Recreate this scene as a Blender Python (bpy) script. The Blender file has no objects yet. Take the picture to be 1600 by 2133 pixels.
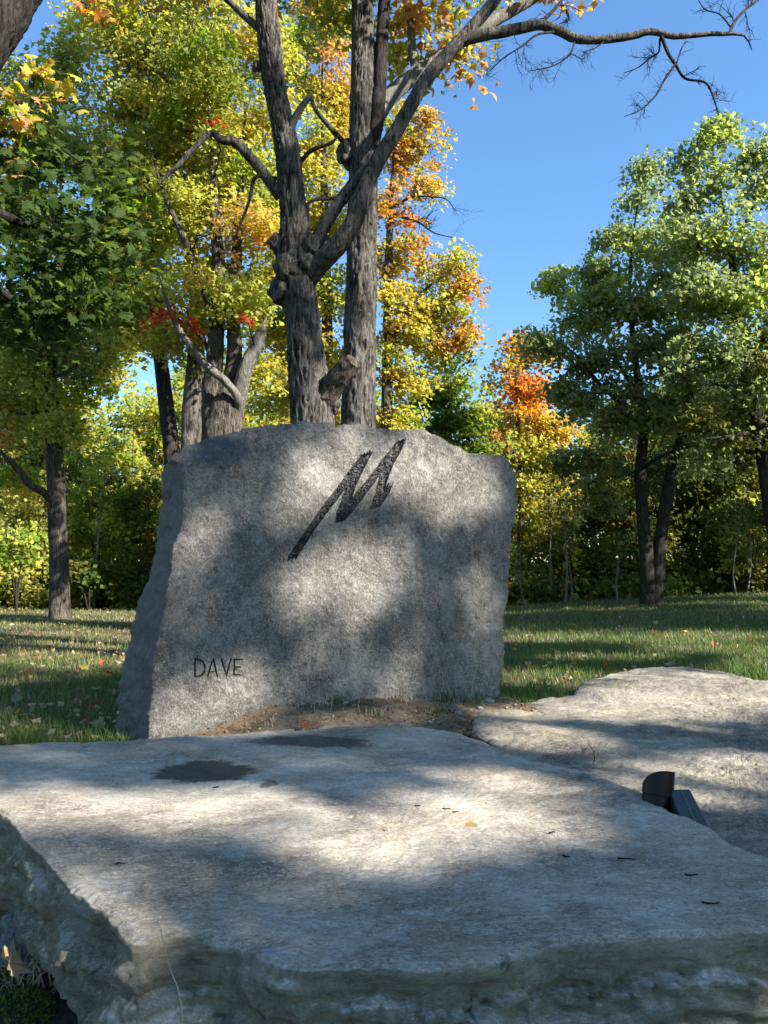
import bpy, math
import numpy as np
from mathutils import Vector

# ------------------------------------------------------------------ camera, sky, sun, exposure
scene = bpy.context.scene
C = scene.collection
CAM_H = 0.85
PITCH = math.atan((1200 - 1066.5) / 1600.0)
cam_data = bpy.data.cameras.new('camera')
cam_data.sensor_fit = 'HORIZONTAL'
cam_data.sensor_width = 36.0
cam_data.lens = 36.0
cam_data.clip_end = 2000.0
cam = bpy.data.objects.new('camera', cam_data)
C.objects.link(cam)
cam.location = (0, 0, CAM_H)
cam.rotation_euler = (math.pi / 2 + PITCH, 0, 0)
scene.camera = cam

SUN_AZ = math.radians(-33.0)      # angle of the sun's horizontal direction from +X (negative: behind the camera)
SUN_EL = math.radians(33.0)
SUN = np.array([math.cos(SUN_EL) * math.cos(SUN_AZ), math.cos(SUN_EL) * math.sin(SUN_AZ), math.sin(SUN_EL)])

world = bpy.data.worlds.new('World')
scene.world = world
world.use_nodes = True
wn = world.node_tree
wn.nodes.clear()
sky = wn.nodes.new('ShaderNodeTexSky')
sky.sky_type = 'NISHITA'
sky.sun_disc = False
sky.sun_elevation = SUN_EL
# direction of the Nishita sun: rotation 0 is +Y, turning clockwise
sky.sun_rotation = math.atan2(SUN[0], SUN[1])
sky.altitude = 0
sky.air_density = 1.6
sky.dust_density = 0.0
sky.ozone_density = 10.0
bg = wn.nodes.new('ShaderNodeBackground')
bg.inputs['Strength'].default_value = 0.08
wo = wn.nodes.new('ShaderNodeOutputWorld')
wn.links.new(sky.outputs[0], bg.inputs[0])
wn.links.new(bg.outputs[0], wo.inputs[0])

sun_data = bpy.data.lights.new('sun', 'SUN')
sun_data.energy = 5.0
sun_data.angle = math.radians(0.8)
sun_data.color = (1.0, 0.94, 0.85)
sun = bpy.data.objects.new('sun', sun_data)
C.objects.link(sun)
sun.rotation_euler = Vector(SUN).to_track_quat('Z', 'Y').to_euler()

vs = scene.view_settings
vs.view_transform = 'Standard'
vs.look = 'None'
vs.exposure = 1.72
vs.gamma = 1.0
vs.use_curve_mapping = False
scene.render.engine = 'CYCLES'
scene.cycles.use_denoising = True
scene.cycles.max_bounces = 7
scene.cycles.transparent_max_bounces = 4
scene.cycles.diffuse_bounces = 4
scene.cycles.transmission_bounces = 4

# ------------------------------------------------------------------ small tools
rng = np.random.default_rng(11)
F = 1600.0
cp, sp = math.cos(PITCH), math.sin(PITCH)
PI = math.pi


def ray(px, py):
    dx = (px - 800.0) / F
    dy = -(py - 1066.5) / F
    return np.array([dx, cp - dy * sp, sp + dy * cp])


def at_y(px, py, Y):
    r = ray(px, py)
    return np.array([0, 0, CAM_H]) + r * (Y / r[1])


def at_z(px, py, z):
    r = ray(px, py)
    return np.array([0, 0, CAM_H]) + r * ((z - CAM_H) / r[2])


def project(p):
    """world points (n,3) -> photograph pixels (n,2); used when shaping the crowns that shade the place"""
    q = p - np.array([0, 0, CAM_H])
    f = q[:, 1] * cp + q[:, 2] * sp
    u = -q[:, 1] * sp + q[:, 2] * cp
    f = np.where(f < 0.05, 0.05, f)
    return np.stack([800 + F * q[:, 0] / f, 1066.5 - F * u / f], 1)


_perm = np.random.default_rng(3).permutation(256)
_perm = np.concatenate([_perm, _perm, _perm])
_grad = np.random.default_rng(4).normal(size=(256, 3))
_grad /= np.linalg.norm(_grad, axis=1)[:, None]


def noise(p):
    pi = np.floor(p).astype(np.int64)
    pf = p - pi
    u = pf * pf * pf * (pf * (pf * 6 - 15) + 10)
    res = np.zeros(len(p))
    X, Y, Z = pi[:, 0] & 255, pi[:, 1] & 255, pi[:, 2] & 255
    for i in (0, 1):
        wx = u[:, 0] if i else 1 - u[:, 0]
        a = _perm[(X + i) & 255]
        for j in (0, 1):
            wy = u[:, 1] if j else 1 - u[:, 1]
            b = _perm[(a + Y + j) & 255]
            for k in (0, 1):
                wz = u[:, 2] if k else 1 - u[:, 2]
                g = _grad[_perm[(b + Z + k) & 255]]
                d = (pf - np.array([i, j, k]))
                res += wx * wy * wz * (g * d).sum(1)
    return res * 1.5


def fbm(p, octaves=4, rough=0.5, lac=2.03):
    r = np.zeros(len(p))
    a = 1.0
    for o in range(octaves):
        r += a * noise(p + 17.3 * o)
        p = p * lac
        a *= rough
    return r


def sstep(a, b, x):
    t = np.clip((x - a) / (b - a), 0, 1)
    return t * t * (3 - 2 * t)


def make_mesh(name, V, faces, smooth=False, attrs=None, uv=None):
    """faces: list of (n,k) index arrays"""
    me = bpy.data.meshes.new(name)
    V = np.ascontiguousarray(V, dtype=np.float32)
    me.vertices.add(len(V))
    me.vertices.foreach_set('co', V.ravel())
    faces = [np.asarray(f, dtype=np.int32) for f in faces if len(f)]
    tot = np.concatenate([np.full(len(f), f.shape[1], np.int32) for f in faces])
    idx = np.concatenate([f.ravel() for f in faces])
    start = np.concatenate([[0], np.cumsum(tot)[:-1]]).astype(np.int32)
    me.loops.add(len(idx))
    me.loops.foreach_set('vertex_index', idx)
    me.polygons.add(len(tot))
    me.polygons.foreach_set('loop_start', start)
    me.polygons.foreach_set('loop_total', tot)
    if attrs:
        for an, arr in attrs.items():
            at = me.attributes.new(an, 'FLOAT_COLOR', 'FACE')
            c = np.ones((len(tot), 4), np.float32)
            c[:, :3] = arr
            at.data.foreach_set('color', c.ravel())
    me.polygons.foreach_set('use_smooth', np.full(len(tot), bool(smooth)))
    me.update(calc_edges=True)
    me.validate()
    return me


def obj(name, me, mat, parent=None, loc=None):
    o = bpy.data.objects.new(name, me)
    C.objects.link(o)
    if mat is not None and me is not None and not me.materials:
        me.materials.append(mat)
    if parent is not None:
        o.parent = parent
    if loc is not None:
        o.location = loc
    return o


def tag(o, label=None, cat=None, group=None, kind=None):
    if label:
        o['label'] = label
    if cat:
        o['category'] = cat
    if group:
        o['group'] = group
    if kind:
        o['kind'] = kind
    return o


def empty(name, loc):
    o = bpy.data.objects.new(name, None)
    C.objects.link(o)
    o.location = loc
    o.empty_display_size = 0.1
    return o


class MB:
    """collects geometry in world space, builds it relative to a base point"""
    def __init__(s):
        s.V, s.F, s.n, s.A = [], {}, 0, {}

    def add(s, V, Fs, col=None):
        V = np.asarray(V, float)
        Fs = np.asarray(Fs, dtype=np.int64)
        k = Fs.shape[1]
        s.F.setdefault(k, []).append(Fs + s.n)
        s.A.setdefault(k, []).append(np.broadcast_to(np.asarray(col if col is not None else (1, 1, 1), float), (len(Fs), 3)))
        s.V.append(V)
        s.n += len(V)

    def mesh(s, name, base=(0, 0, 0), smooth=False, col=False):
        V = np.concatenate(s.V) - np.asarray(base, float)
        ks = sorted(s.F)
        return make_mesh(name, V, [np.concatenate(s.F[k]) for k in ks], smooth,
                         {'col': np.concatenate([np.concatenate(s.A[k]) for k in ks])} if col else None)

    def build(s, name, mat, parent=None, base=(0, 0, 0), smooth=False, col=False):
        return obj(name, s.mesh(name, base, smooth, col), mat, parent)


def catmull(P, n_per):
    P = np.asarray(P, float)
    if len(P) < 3:
        t = np.linspace(0, 1, max(2, n_per + 1))[:, None]
        return P[0] * (1 - t) + P[-1] * t
    Q = np.concatenate([[2 * P[0] - P[1]], P, [2 * P[-1] - P[-2]]])
    out = []
    for i in range(1, len(Q) - 2):
        t = np.linspace(0, 1, n_per, endpoint=False)[:, None]
        a, b, c, d = Q[i - 1], Q[i], Q[i + 1], Q[i + 2]
        out.append(0.5 * (2 * b + (c - a) * t + (2 * a - 5 * b + 4 * c - d) * t ** 2 + (3 * b - a - 3 * c + d) * t ** 3))
    out.append(Q[-2][None])
    return np.concatenate(out)


def tube(mb, pts, rad, sides=6, bark=0.0, bscale=9.0, col=None, cap=True):
    pts = np.asarray(pts, float)
    n = len(pts)
    rad = np.broadcast_to(np.asarray(rad, float), (n,))
    T = np.gradient(pts, axis=0)
    T /= np.linalg.norm(T, axis=1)[:, None] + 1e-9
    ref = np.array([0.31, -0.95, 0.07])
    N = ref - (T * ref).sum(1)[:, None] * T
    ln = np.linalg.norm(N, axis=1)
    if ln.min() < 0.15:
        ref = np.array([0.1, 0.2, 0.97])
        N = ref - (T * ref).sum(1)[:, None] * T
        ln = np.linalg.norm(N, axis=1)
    N /= ln[:, None] + 1e-9
    B = np.cross(T, N)
    th = np.linspace(0, 2 * PI, sides, endpoint=False)
    ring = np.cos(th)[None, :, None] * N[:, None] + np.sin(th)[None, :, None] * B[:, None]
    r = np.broadcast_to(rad[:, None], (n, sides)).copy()
    if bark > 0:
        s = np.concatenate([[0], np.cumsum(np.linalg.norm(np.diff(pts, axis=0), axis=1))])
        circ = rad.mean()
        q = np.stack([np.cos(th)[None, :].repeat(n, 0) * circ * bscale * 3.2, np.sin(th)[None, :].repeat(n, 0) * circ * bscale * 3.2,
                      s[:, None].repeat(sides, 1) * bscale * 0.55], -1).reshape(-1, 3)
        rid = 1 - np.abs(fbm(q + pts[0], 3, 0.55)) * 2
        q2 = q * np.array([0.16, 0.16, 0.35]) + 5
        lump = fbm(q2, 2)
        r += (bark * (rid.reshape(n, sides) - 0.4) * 0.55 + circ * 0.11 * lump.reshape(n, sides))
    V = (pts[:, None] + ring * r[..., None]).reshape(-1, 3)
    i = np.arange(n - 1)[:, None] * sides
    j = np.arange(sides)[None]
    j2 = (j + 1) % sides
    Fq = np.stack([i + j, i + j2, i + sides + j2, i + sides + j], -1).reshape(-1, 4)
    mb.add(V, Fq, col)
    if cap and sides > 4:
        c = pts[-1] + T[-1] * rad[-1] * 0.3
        base = (n - 1) * sides
        Vc = np.concatenate([V[base:base + sides], c[None]])
        Fc = np.stack([np.arange(sides), (np.arange(sides) + 1) % sides, np.full(sides, sides)], -1)
        mb.add(Vc, Fc, col)


def rand_frames(n, normal, spread, r=None):
    """random orthonormal frames whose z axis scatters round the given normals"""
    r = r or rng
    Z = np.broadcast_to(np.asarray(normal, float), (n, 3)) + r.normal(size=(n, 3)) * spread
    Z /= np.linalg.norm(Z, axis=1)[:, None] + 1e-9
    X = r.normal(size=(n, 3))
    X -= (X * Z).sum(1)[:, None] * Z
    X /= np.linalg.norm(X, axis=1)[:, None] + 1e-9
    return np.stack([X, np.cross(Z, X), Z], 1)          # rows are axes


def leaf_tpl(kind):
    if kind == 'maple':
        half = [(0.0, -0.05), (0.20, -0.13), (0.17, 0.02), (0.48, 0.02), (0.40, 0.16), (0.56, 0.38), (0.30, 0.36),
                (0.22, 0.48), (0.24, 0.70), (0.10, 0.66), (0.0, 0.98)]
        pts = half + [(-x, y) for x, y in half[-2:0:-1]]
        V = np.array([(x, y - 0.35, -0.35 * (abs(x) ** 1.5) - 0.25 * (y - 0.3) ** 2) for x, y in pts] + [(0, 0, 0.0)])
        n = len(pts)
        Fs = np.array([(i, (i + 1) % n, n) for i in range(n)])
        st = np.array([(-0.015, -0.40, -0.03), (0.015, -0.40, -0.03), (0.01, -0.85, -0.22), (-0.01, -0.85, -0.22)])
        V = np.concatenate([V, st])
        Fs = np.concatenate([Fs, [[n + 1, n + 2, n + 3], [n + 1, n + 3, n + 4]]])
        return V, Fs
    if kind == 'mid':      # lobed, five triangles
        V = np.array([(0, -0.45, 0), (0.52, -0.05, -0.16), (0.16, 0.12, 0.03), (0.02, 0.55, -0.08), (-0.16, 0.12, 0.03), (-0.52, -0.05, -0.16)])
        Fs = np.array([(0, 1, 2), (0, 2, 4), (2, 3, 4), (0, 4, 5)])
        return V, Fs
    V = np.array([(0, -0.5, 0), (0.36, 0, -0.1), (0, 0.5, 0.02), (-0.36, 0, -0.1)])
    return V, np.array([(0, 1, 2), (0, 2, 3)])


LEAF = {k: leaf_tpl(k) for k in ('maple', 'mid', 'small')}


def put_leaves(mb, P, frames, size, cols, kind):
    V, Fs = LEAF[kind]
    W = np.einsum('kj,njc->nkc', V, frames) * np.asarray(size)[:, None, None] + P[:, None]
    n, k = len(P), len(V)
    Fi = (Fs[None] + (np.arange(n) * k)[:, None, None]).reshape(-1, Fs.shape[1])
    mb.add(W.reshape(-1, 3), Fi, np.repeat(cols, len(Fs), 0))


# ------------------------------------------------------------------ materials
def nodes(name):
    m = bpy.data.materials.new(name)
    m.use_nodes = True
    nt = m.node_tree
    nt.nodes.clear()
    out = nt.nodes.new('ShaderNodeOutputMaterial')
    return m, nt, out


def nd(nt, t, **kw):
    n = nt.nodes.new('ShaderNode' + t)
    for k, v in kw.items():
        if k.startswith('i_'):
            n.inputs[k[2:].replace('_', ' ')].default_value = v
        else:
            setattr(n, k, v)
    return n


def noise_n(nt, vec, scale, detail=6, rough=0.6, dist=0.0):
    n = nd(nt, 'TexNoise')
    n.inputs['Scale'].default_value = scale
    n.inputs['Detail'].default_value = detail
    n.inputs['Roughness'].default_value = rough
    n.inputs['Distortion'].default_value = dist
    nt.links.new(vec, n.inputs['Vector'])
    return n.outputs['Fac']


def ramp(nt, fac, stops):
    r = nd(nt, 'ValToRGB')
    e = r.color_ramp.elements
    while len(e) < len(stops):
        e.new(0.5)
    for el, (p, c) in zip(e, stops):
        el.position = p
        el.color = (*c, 1) if len(c) == 3 else c
    nt.links.new(fac, r.inputs[0])
    return r.outputs[0]


def g(v):
    return (v, v, v)


def mixc(nt, fac, a, b, mode='MIX'):
    m = nd(nt, 'Mix', data_type='RGBA', blend_type=mode)
    for s, v in ((0, fac), (6, a), (7, b)):
        if hasattr(v, 'is_linked') or hasattr(v, 'links'):
            nt.links.new(v, m.inputs[s])
        else:
            m.inputs[s].default_value = v if s == 0 else (*v, 1)
    return m.outputs[2]


def math_n(nt, op, a, b=None, clamp=False):
    m = nd(nt, 'Math', operation=op, use_clamp=clamp)
    for s, v in ((0, a), (1, b)):
        if v is None:
            continue
        if hasattr(v, 'links'):
            nt.links.new(v, m.inputs[s])
        else:
            m.inputs[s].default_value = v
    return m.outputs[0]


def scaled(nt, vec, s):
    m = nd(nt, 'Mapping')
    m.inputs['Scale'].default_value = s
    nt.links.new(vec, m.inputs['Vector'])
    return m.outputs[0]


def bump(nt, h, strength, dist, normal=None):
    b = nd(nt, 'Bump')
    b.inputs['Strength'].default_value = strength
    b.inputs['Distance'].default_value = dist
    nt.links.new(h, b.inputs['Height'])
    if normal is not None:
        nt.links.new(normal, b.inputs['Normal'])
    return b.outputs[0]


def principled(nt, out, color, rough=0.9, normal=None, spec=0.25):
    p = nd(nt, 'BsdfPrincipled')
    if hasattr(color, 'links'):
        nt.links.new(color, p.inputs['Base Color'])
    else:
        p.inputs['Base Color'].default_value = (*color, 1)
    if hasattr(rough, 'links'):
        nt.links.new(rough, p.inputs['Roughness'])
    else:
        p.inputs['Roughness'].default_value = rough
    p.inputs['Specular IOR Level'].default_value = spec
    if normal is not None:
        nt.links.new(normal, p.inputs['Normal'])
    nt.links.new(p.outputs[0], out.inputs[0])
    return p


def blotch(nt, pos, centre, radii, wob=0.5, nscale=14.0, soft=0.18):
    """0..1 mask of an irregular stain round a fixed spot on the stone"""
    v = nd(nt, 'VectorMath', operation='SUBTRACT')
    nt.links.new(pos, v.inputs[0])
    v.inputs[1].default_value = centre
    v2 = nd(nt, 'VectorMath', operation='DIVIDE')
    nt.links.new(v.outputs[0], v2.inputs[0])
    v2.inputs[1].default_value = radii
    l = nd(nt, 'VectorMath', operation='LENGTH')
    nt.links.new(v2.outputs[0], l.inputs[0])
    nz = noise_n(nt, pos, nscale, 5, 0.65, 0.6)
    d = math_n(nt, 'ADD', l.outputs['Value'], math_n(nt, 'MULTIPLY', math_n(nt, 'SUBTRACT', nz, 0.5), wob * 4))
    mr = nd(nt, 'MapRange', interpolation_type='SMOOTHSTEP')
    nt.links.new(d, mr.inputs[0])
    mr.inputs[1].default_value = 1 + soft
    mr.inputs[2].default_value = 1 - soft
    mr.inputs[3].default_value = 0
    mr.inputs[4].default_value = 1
    return mr.outputs[0]


def rock_material(name, lo, mid, hi, warm=(0.34, 0.29, 0.2), warm_amt=0.3, fleck=1.0, side=None, stains=(), grain=(1, 1, 1), bumpk=1.0, crack=4.5, flank=None, crack_amt=0.45, mottle=0.35):
    m, nt, out = nodes(name)
    geo = nd(nt, 'NewGeometry')
    pos = scaled(nt, geo.outputs['Position'], grain)
    raw = geo.outputs['Position']
    big = noise_n(nt, raw, 2.2, 5, 0.6, 0.4)
    midn = noise_n(nt, pos, 16, 7, 0.68, 0.5)
    fl = noise_n(nt, pos, 62, 6, 0.74, 0.9)
    fine = noise_n(nt, pos, 210, 4, 0.7, 0.8)
    v = math_n(nt, 'ADD', math_n(nt, 'MULTIPLY', midn, 0.36), math_n(nt, 'MULTIPLY', fl, 0.38))
    v = math_n(nt, 'ADD', v, math_n(nt, 'MULTIPLY', fine, 0.24))
    v = math_n(nt, 'ADD', v, math_n(nt, 'MULTIPLY', math_n(nt, 'SUBTRACT', big, 0.5), mottle))
    c = ramp(nt, v, [(0.36, lo), (0.48, mid), (0.58, hi), (0.68, tuple(min(1, x * 1.35) for x in hi))])
    # warm lichen film in patches
    wn_ = noise_n(nt, raw, 3.4, 6, 0.62, 0.8)
    wf = math_n(nt, 'MULTIPLY', ramp(nt, wn_, [(0.46, g(0)), (0.66, g(1))]), warm_amt)
    c = mixc(nt, wf, c, warm)
    # pale scuffs
    sc = noise_n(nt, pos, 44, 8, 0.8, 1.4)
    c = mixc(nt, math_n(nt, 'MULTIPLY', ramp(nt, sc, [(0.60, g(0)), (0.70, g(1))]), 0.45 * fleck), c, (0.52, 0.50, 0.46))
    # mineral flecks
    mf = noise_n(nt, pos, 120, 5, 0.8, 0.7)
    c = mixc(nt, math_n(nt, 'MULTIPLY', ramp(nt, mf, [(0.53, g(0)), (0.63, g(1))]), 0.65), c, tuple(min(0.8, x * 1.5) for x in hi))
    c = mixc(nt, math_n(nt, 'MULTIPLY', ramp(nt, mf, [(0.36, g(1)), (0.47, g(0))]), 0.55), c, tuple(x * 0.6 for x in lo))
    # dark pits
    c = mixc(nt, math_n(nt, 'MULTIPLY', ramp(nt, sc, [(0.30, g(1)), (0.38, g(0))]), 0.5), c, (0.06, 0.06, 0.058))
    # hairline cracks, here and there
    wv = nd(nt, 'VectorMath', operation='ADD')
    nt.links.new(pos, wv.inputs[0])
    wnz = nd(nt, 'TexNoise')
    wnz.inputs['Scale'].default_value = 7
    wnz.inputs['Detail'].default_value = 5
    nt.links.new(pos, wnz.inputs['Vector'])
    wsc = nd(nt, 'VectorMath', operation='SCALE')
    wsc.inputs['Scale'].default_value = 0.16
    nt.links.new(wnz.outputs['Color'], wsc.inputs[0])
    nt.links.new(wsc.outputs[0], wv.inputs[1])
    vor = nd(nt, 'TexVoronoi', feature='DISTANCE_TO_EDGE')
    vor.inputs['Scale'].default_value = crack
    nt.links.new(wv.outputs[0], vor.inputs['Vector'])
    gate = ramp(nt, noise_n(nt, raw, 3.1, 3, 0.5), [(0.54, g(0)), (0.66, g(1))])
    crk = math_n(nt, 'MULTIPLY', ramp(nt, vor.outputs['Distance'], [(0.0, g(1)), (0.012, g(0))]), gate)
    c = mixc(nt, math_n(nt, 'MULTIPLY', crk, crack_amt), c, (0.035, 0.033, 0.03))
    if flank is not None:
        sf = nd(nt, 'SeparateXYZ')
        nt.links.new(geo.outputs['Normal'], sf.inputs[0])
        fm = ramp(nt, math_n(nt, 'MULTIPLY', sf.outputs[0], -1.0), [(0.28, g(0)), (0.5, g(1))])
        c = mixc(nt, math_n(nt, 'MULTIPLY', fm, 0.6), c, flank)
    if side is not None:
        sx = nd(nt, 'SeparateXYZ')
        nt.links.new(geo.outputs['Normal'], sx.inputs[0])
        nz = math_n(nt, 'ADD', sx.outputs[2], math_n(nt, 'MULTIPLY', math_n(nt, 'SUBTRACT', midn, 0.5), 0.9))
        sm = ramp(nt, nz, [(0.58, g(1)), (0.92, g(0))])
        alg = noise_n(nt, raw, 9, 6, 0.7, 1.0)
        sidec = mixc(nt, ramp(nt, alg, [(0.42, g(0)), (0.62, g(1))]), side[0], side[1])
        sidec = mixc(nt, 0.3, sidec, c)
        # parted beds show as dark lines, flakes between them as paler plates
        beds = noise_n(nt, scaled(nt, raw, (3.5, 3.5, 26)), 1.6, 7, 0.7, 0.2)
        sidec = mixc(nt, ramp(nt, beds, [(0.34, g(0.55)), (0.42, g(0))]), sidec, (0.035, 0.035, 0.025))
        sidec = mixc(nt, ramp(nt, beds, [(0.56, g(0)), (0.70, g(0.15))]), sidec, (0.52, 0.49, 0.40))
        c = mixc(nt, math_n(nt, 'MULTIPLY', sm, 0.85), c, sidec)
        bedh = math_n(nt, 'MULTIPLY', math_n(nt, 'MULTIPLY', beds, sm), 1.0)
    rough = 0.88
    for (ctr, rad, colr, amt, wob, nsc) in stains:
        bm_ = blotch(nt, raw, ctr, rad, wob, nsc)
        c = mixc(nt, math_n(nt, 'MULTIPLY', bm_, amt), c, colr)
    n = bump(nt, midn, 0.55 * bumpk, 0.03)
    if side is not None:
        n = bump(nt, bedh, 0.8, 0.05, n)
    n = bump(nt, fl, 0.75 * bumpk, 0.012, n)
    n = bump(nt, sc, 0.45 * bumpk, 0.012, n)
    n = bump(nt, fine, 0.35 * bumpk, 0.003, n)
    n = bump(nt, math_n(nt, 'SUBTRACT', 1.0, crk), 0.9 * crack_amt, 0.008, n)
    principled(nt, out, c, rough, n, 0.2)
    return m


def leaf_material(name, transl=0.45, gloss=0.35):
    m, nt, out = nodes(name)
    a = nd(nt, 'Attribute', attribute_name='col')
    geo = nd(nt, 'NewGeometry')
    nz = noise_n(nt, geo.outputs['Position'], 38, 3, 0.6)
    c = mixc(nt, 1.0, a.outputs['Color'], ramp(nt, nz, [(0.3, g(0.72)), (0.7, g(1.0))]), 'MULTIPLY')
    d = nd(nt, 'BsdfPrincipled')
    nt.links.new(c, d.inputs['Base Color'])
    d.inputs['Roughness'].default_value = 0.5
    d.inputs['Specular IOR Level'].default_value = gloss
    t = nd(nt, 'BsdfTranslucent')
    hs = nd(nt, 'HueSaturation')
    hs.inputs['Saturation'].default_value = 1.12
    hs.inputs['Value'].default_value = 1.35
    nt.links.new(c, hs.inputs['Color'])
    nt.links.new(hs.outputs[0], t.inputs['Color'])
    mx = nd(nt, 'MixShader')
    mx.inputs[0].default_value = transl
    nt.links.new(d.outputs[0], mx.inputs[1])
    nt.links.new(t.outputs[0], mx.inputs[2])
    nt.links.new(mx.outputs[0], out.inputs[0])
    return m


def bark_material(name, lo, hi, lichen=(0.32, 0.33, 0.30), lich=0.35, sc=1.0):
    m, nt, out = nodes(name)
    geo = nd(nt, 'NewGeometry')
    p = scaled(nt, geo.outputs['Position'], (1, 1, 0.16))
    n1 = noise_n(nt, p, 34 * sc, 7, 0.7, 1.0)
    n2 = noise_n(nt, p, 110 * sc, 4, 0.7, 0.5)
    w = noise_n(nt, geo.outputs['Position'], 5, 6, 0.7, 1.0)
    v = math_n(nt, 'ADD', math_n(nt, 'MULTIPLY', n1, 0.7), math_n(nt, 'MULTIPLY', n2, 0.3))
    c = ramp(nt, v, [(0.40, lo), (0.50, tuple((a + b) * 0.42 for a, b in zip(lo, hi))), (0.60, hi)])
    c = mixc(nt, math_n(nt, 'MULTIPLY', ramp(nt, w, [(0.52, g(0)), (0.68, g(1))]), lich), c, lichen)
    n = bump(nt, n1, 1.0, 0.05)
    n = bump(nt, n2, 0.6, 0.01, n)
    principled(nt, out, c, 0.95, n, 0.1)
    return m


def plain_material(name, color, rough=0.6, metal=0.0, nscale=60, var=0.25, bstr=0.1):
    m, nt, out = nodes(name)
    tc = nd(nt, 'TexCoord')
    nz = noise_n(nt, tc.outputs['Object'], nscale, 5, 0.6)
    c = ramp(nt, nz, [(0.3, tuple(x * (1 - var) for x in color)), (0.7, tuple(min(1, x * (1 + var)) for x in color))])
    p = principled(nt, out, c, rough, bump(nt, nz, bstr, 0.004), 0.4)
    p.inputs['Metallic'].default_value = metal
    return m


M_leaf = leaf_material('leaf', 0.55, 0.08)
M_leaf_oak = leaf_material('oak_leaf', 0.58, 0.18)
M_dryleaf = leaf_material('dry_leaf', 0.2, 0.15)
M_grass = leaf_material('grass_blade', 0.35, 0.2)
M_bark = bark_material('bark_grey', (0.008, 0.007, 0.0065), (0.20, 0.18, 0.155), (0.26, 0.26, 0.23), sc=0.7)
M_bark_b = bark_material('bark_brown', (0.009, 0.0075, 0.006), (0.165, 0.138, 0.108), lich=0.2, sc=0.8)
M_bark_dark = bark_material('bark_dark', (0.014, 0.012, 0.011), (0.075, 0.065, 0.055), lich=0.1)
M_twig = bark_material('twig', (0.03, 0.025, 0.022), (0.09, 0.075, 0.065), lich=0.2, sc=2)
M_pale_bark = bark_material('pale_bark', (0.10, 0.092, 0.08), (0.30, 0.28, 0.24), lich=0.1)

# ------------------------------------------------------------------ the ground
def ground_z(x, y):
    x = np.asarray(x, float)
    y = np.asarray(y, float)
    p = np.stack([x * 0.35, y * 0.35, np.zeros_like(x)], -1).reshape(-1, 3)
    und = (noise(p).reshape(x.shape)) * 0.035
    z = und * sstep(3.5, 6, y)
    z = z + 0.055 * np.clip(x - 2.0, 0, 30) * sstep(6, 17, y)
    z = z - 0.31 * (1 - sstep(2.6, 3.5, y))
    z = z + 0.012 * np.clip(np.hypot(x, y) - 60, 0, 1e4)
    return z


def build_ground():
    # one polar sheet round the camera, finely divided near by
    rr = np.concatenate([np.linspace(0.05, 24, 90), 24 * (1.09 ** np.arange(1, 42))])
    th = np.linspace(0, 2 * PI, 200, endpoint=False)
    R, T = np.meshgrid(rr, th, indexing='ij')
    X, Y = R * np.cos(T), R * np.sin(T)
    Z = ground_z(X, Y)
    V = np.stack([X, Y, Z], -1).reshape(-1, 3)
    n, k = len(rr), len(th)
    i = np.arange(n - 1)[:, None] * k
    j = np.arange(k)[None]
    j2 = (j + 1) % k
    Fq = np.stack([i + j, i + k + j, i + k + j2, i + j2], -1).reshape(-1, 4)
    m, nt, out = nodes('lawn_soil')
    geo = nd(nt, 'NewGeometry')
    pos = geo.outputs['Position']
    a = noise_n(nt, pos, 0.55, 6, 0.6, 0.5)
    b = noise_n(nt, pos, 9, 6, 0.65)
    cc = noise_n(nt, pos, 60, 4, 0.7)
    c = mixc(nt, ramp(nt, a, [(0.42, g(0)), (0.6, g(1))]), (0.035, 0.055, 0.018), (0.14, 0.105, 0.055))
    c = mixc(nt, math_n(nt, 'MULTIPLY', ramp(nt, b, [(0.4, g(0)), (0.65, g(1))]), 0.6), c, (0.08, 0.065, 0.035))
    c = mixc(nt, 0.5, c, ramp(nt, cc, [(0.3, g(0.02)), (0.7, g(0.12))]))
    principled(nt, out, c, 1.0, bump(nt, cc, 0.8, 0.02), 0.05)
    me = make_mesh('lawn', V, [Fq], True)
    o = obj('lawn', me, m)
    tag(o, kind='structure')


build_ground()

# ------------------------------------------------------------------ stones
def resample_closed(P, n, weight=None):
    P = np.asarray(P, float)
    Q = np.concatenate([P, P[:1]])
    seg = np.linalg.norm(np.diff(Q, axis=0), axis=1)
    fine_t = []
    for i in range(len(seg)):
        k = max(2, int(seg[i] / 0.004))
        t = np.linspace(0, 1, k, endpoint=False)[:, None]
        fine_t.append(Q[i] * (1 - t) + Q[i + 1] * t)
    D = np.concatenate(fine_t)
    # soften the traced corners a little
    k = 7
    ker = np.ones(k) / k
    D = np.stack([np.convolve(np.concatenate([D[-k:, a], D[:, a], D[:k, a]]), ker, 'same')[k:-k] for a in range(D.shape[1])], 1)
    ds = np.linalg.norm(np.diff(np.concatenate([D, D[:1]]), axis=0), axis=1)
    if weight is not None:
        ds = ds * weight(D)
    s = np.concatenate([[0], np.cumsum(ds)])
    u = np.linspace(0, s[-1], n, endpoint=False)
    D2 = np.concatenate([D, D[:1]])
    return np.stack([np.interp(u, s, D2[:, a]) for a in range(D.shape[1])], 1)


def grid_faces(R, N):
    i = np.arange(R - 1)[:, None] * N
    j = np.arange(N)[None]
    j2 = (j + 1) % N
    return np.stack([i + j, i + j2, i + N + j2, i + N + j], -1).reshape(-1, 4)


def grid_normals(G):
    dt = np.roll(G, -1, 1) - np.roll(G, 1, 1)
    dr = np.gradient(G, axis=0)
    n = np.cross(dr, dt)
    return n / (np.linalg.norm(n, axis=2)[..., None] + 1e-12)


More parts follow.
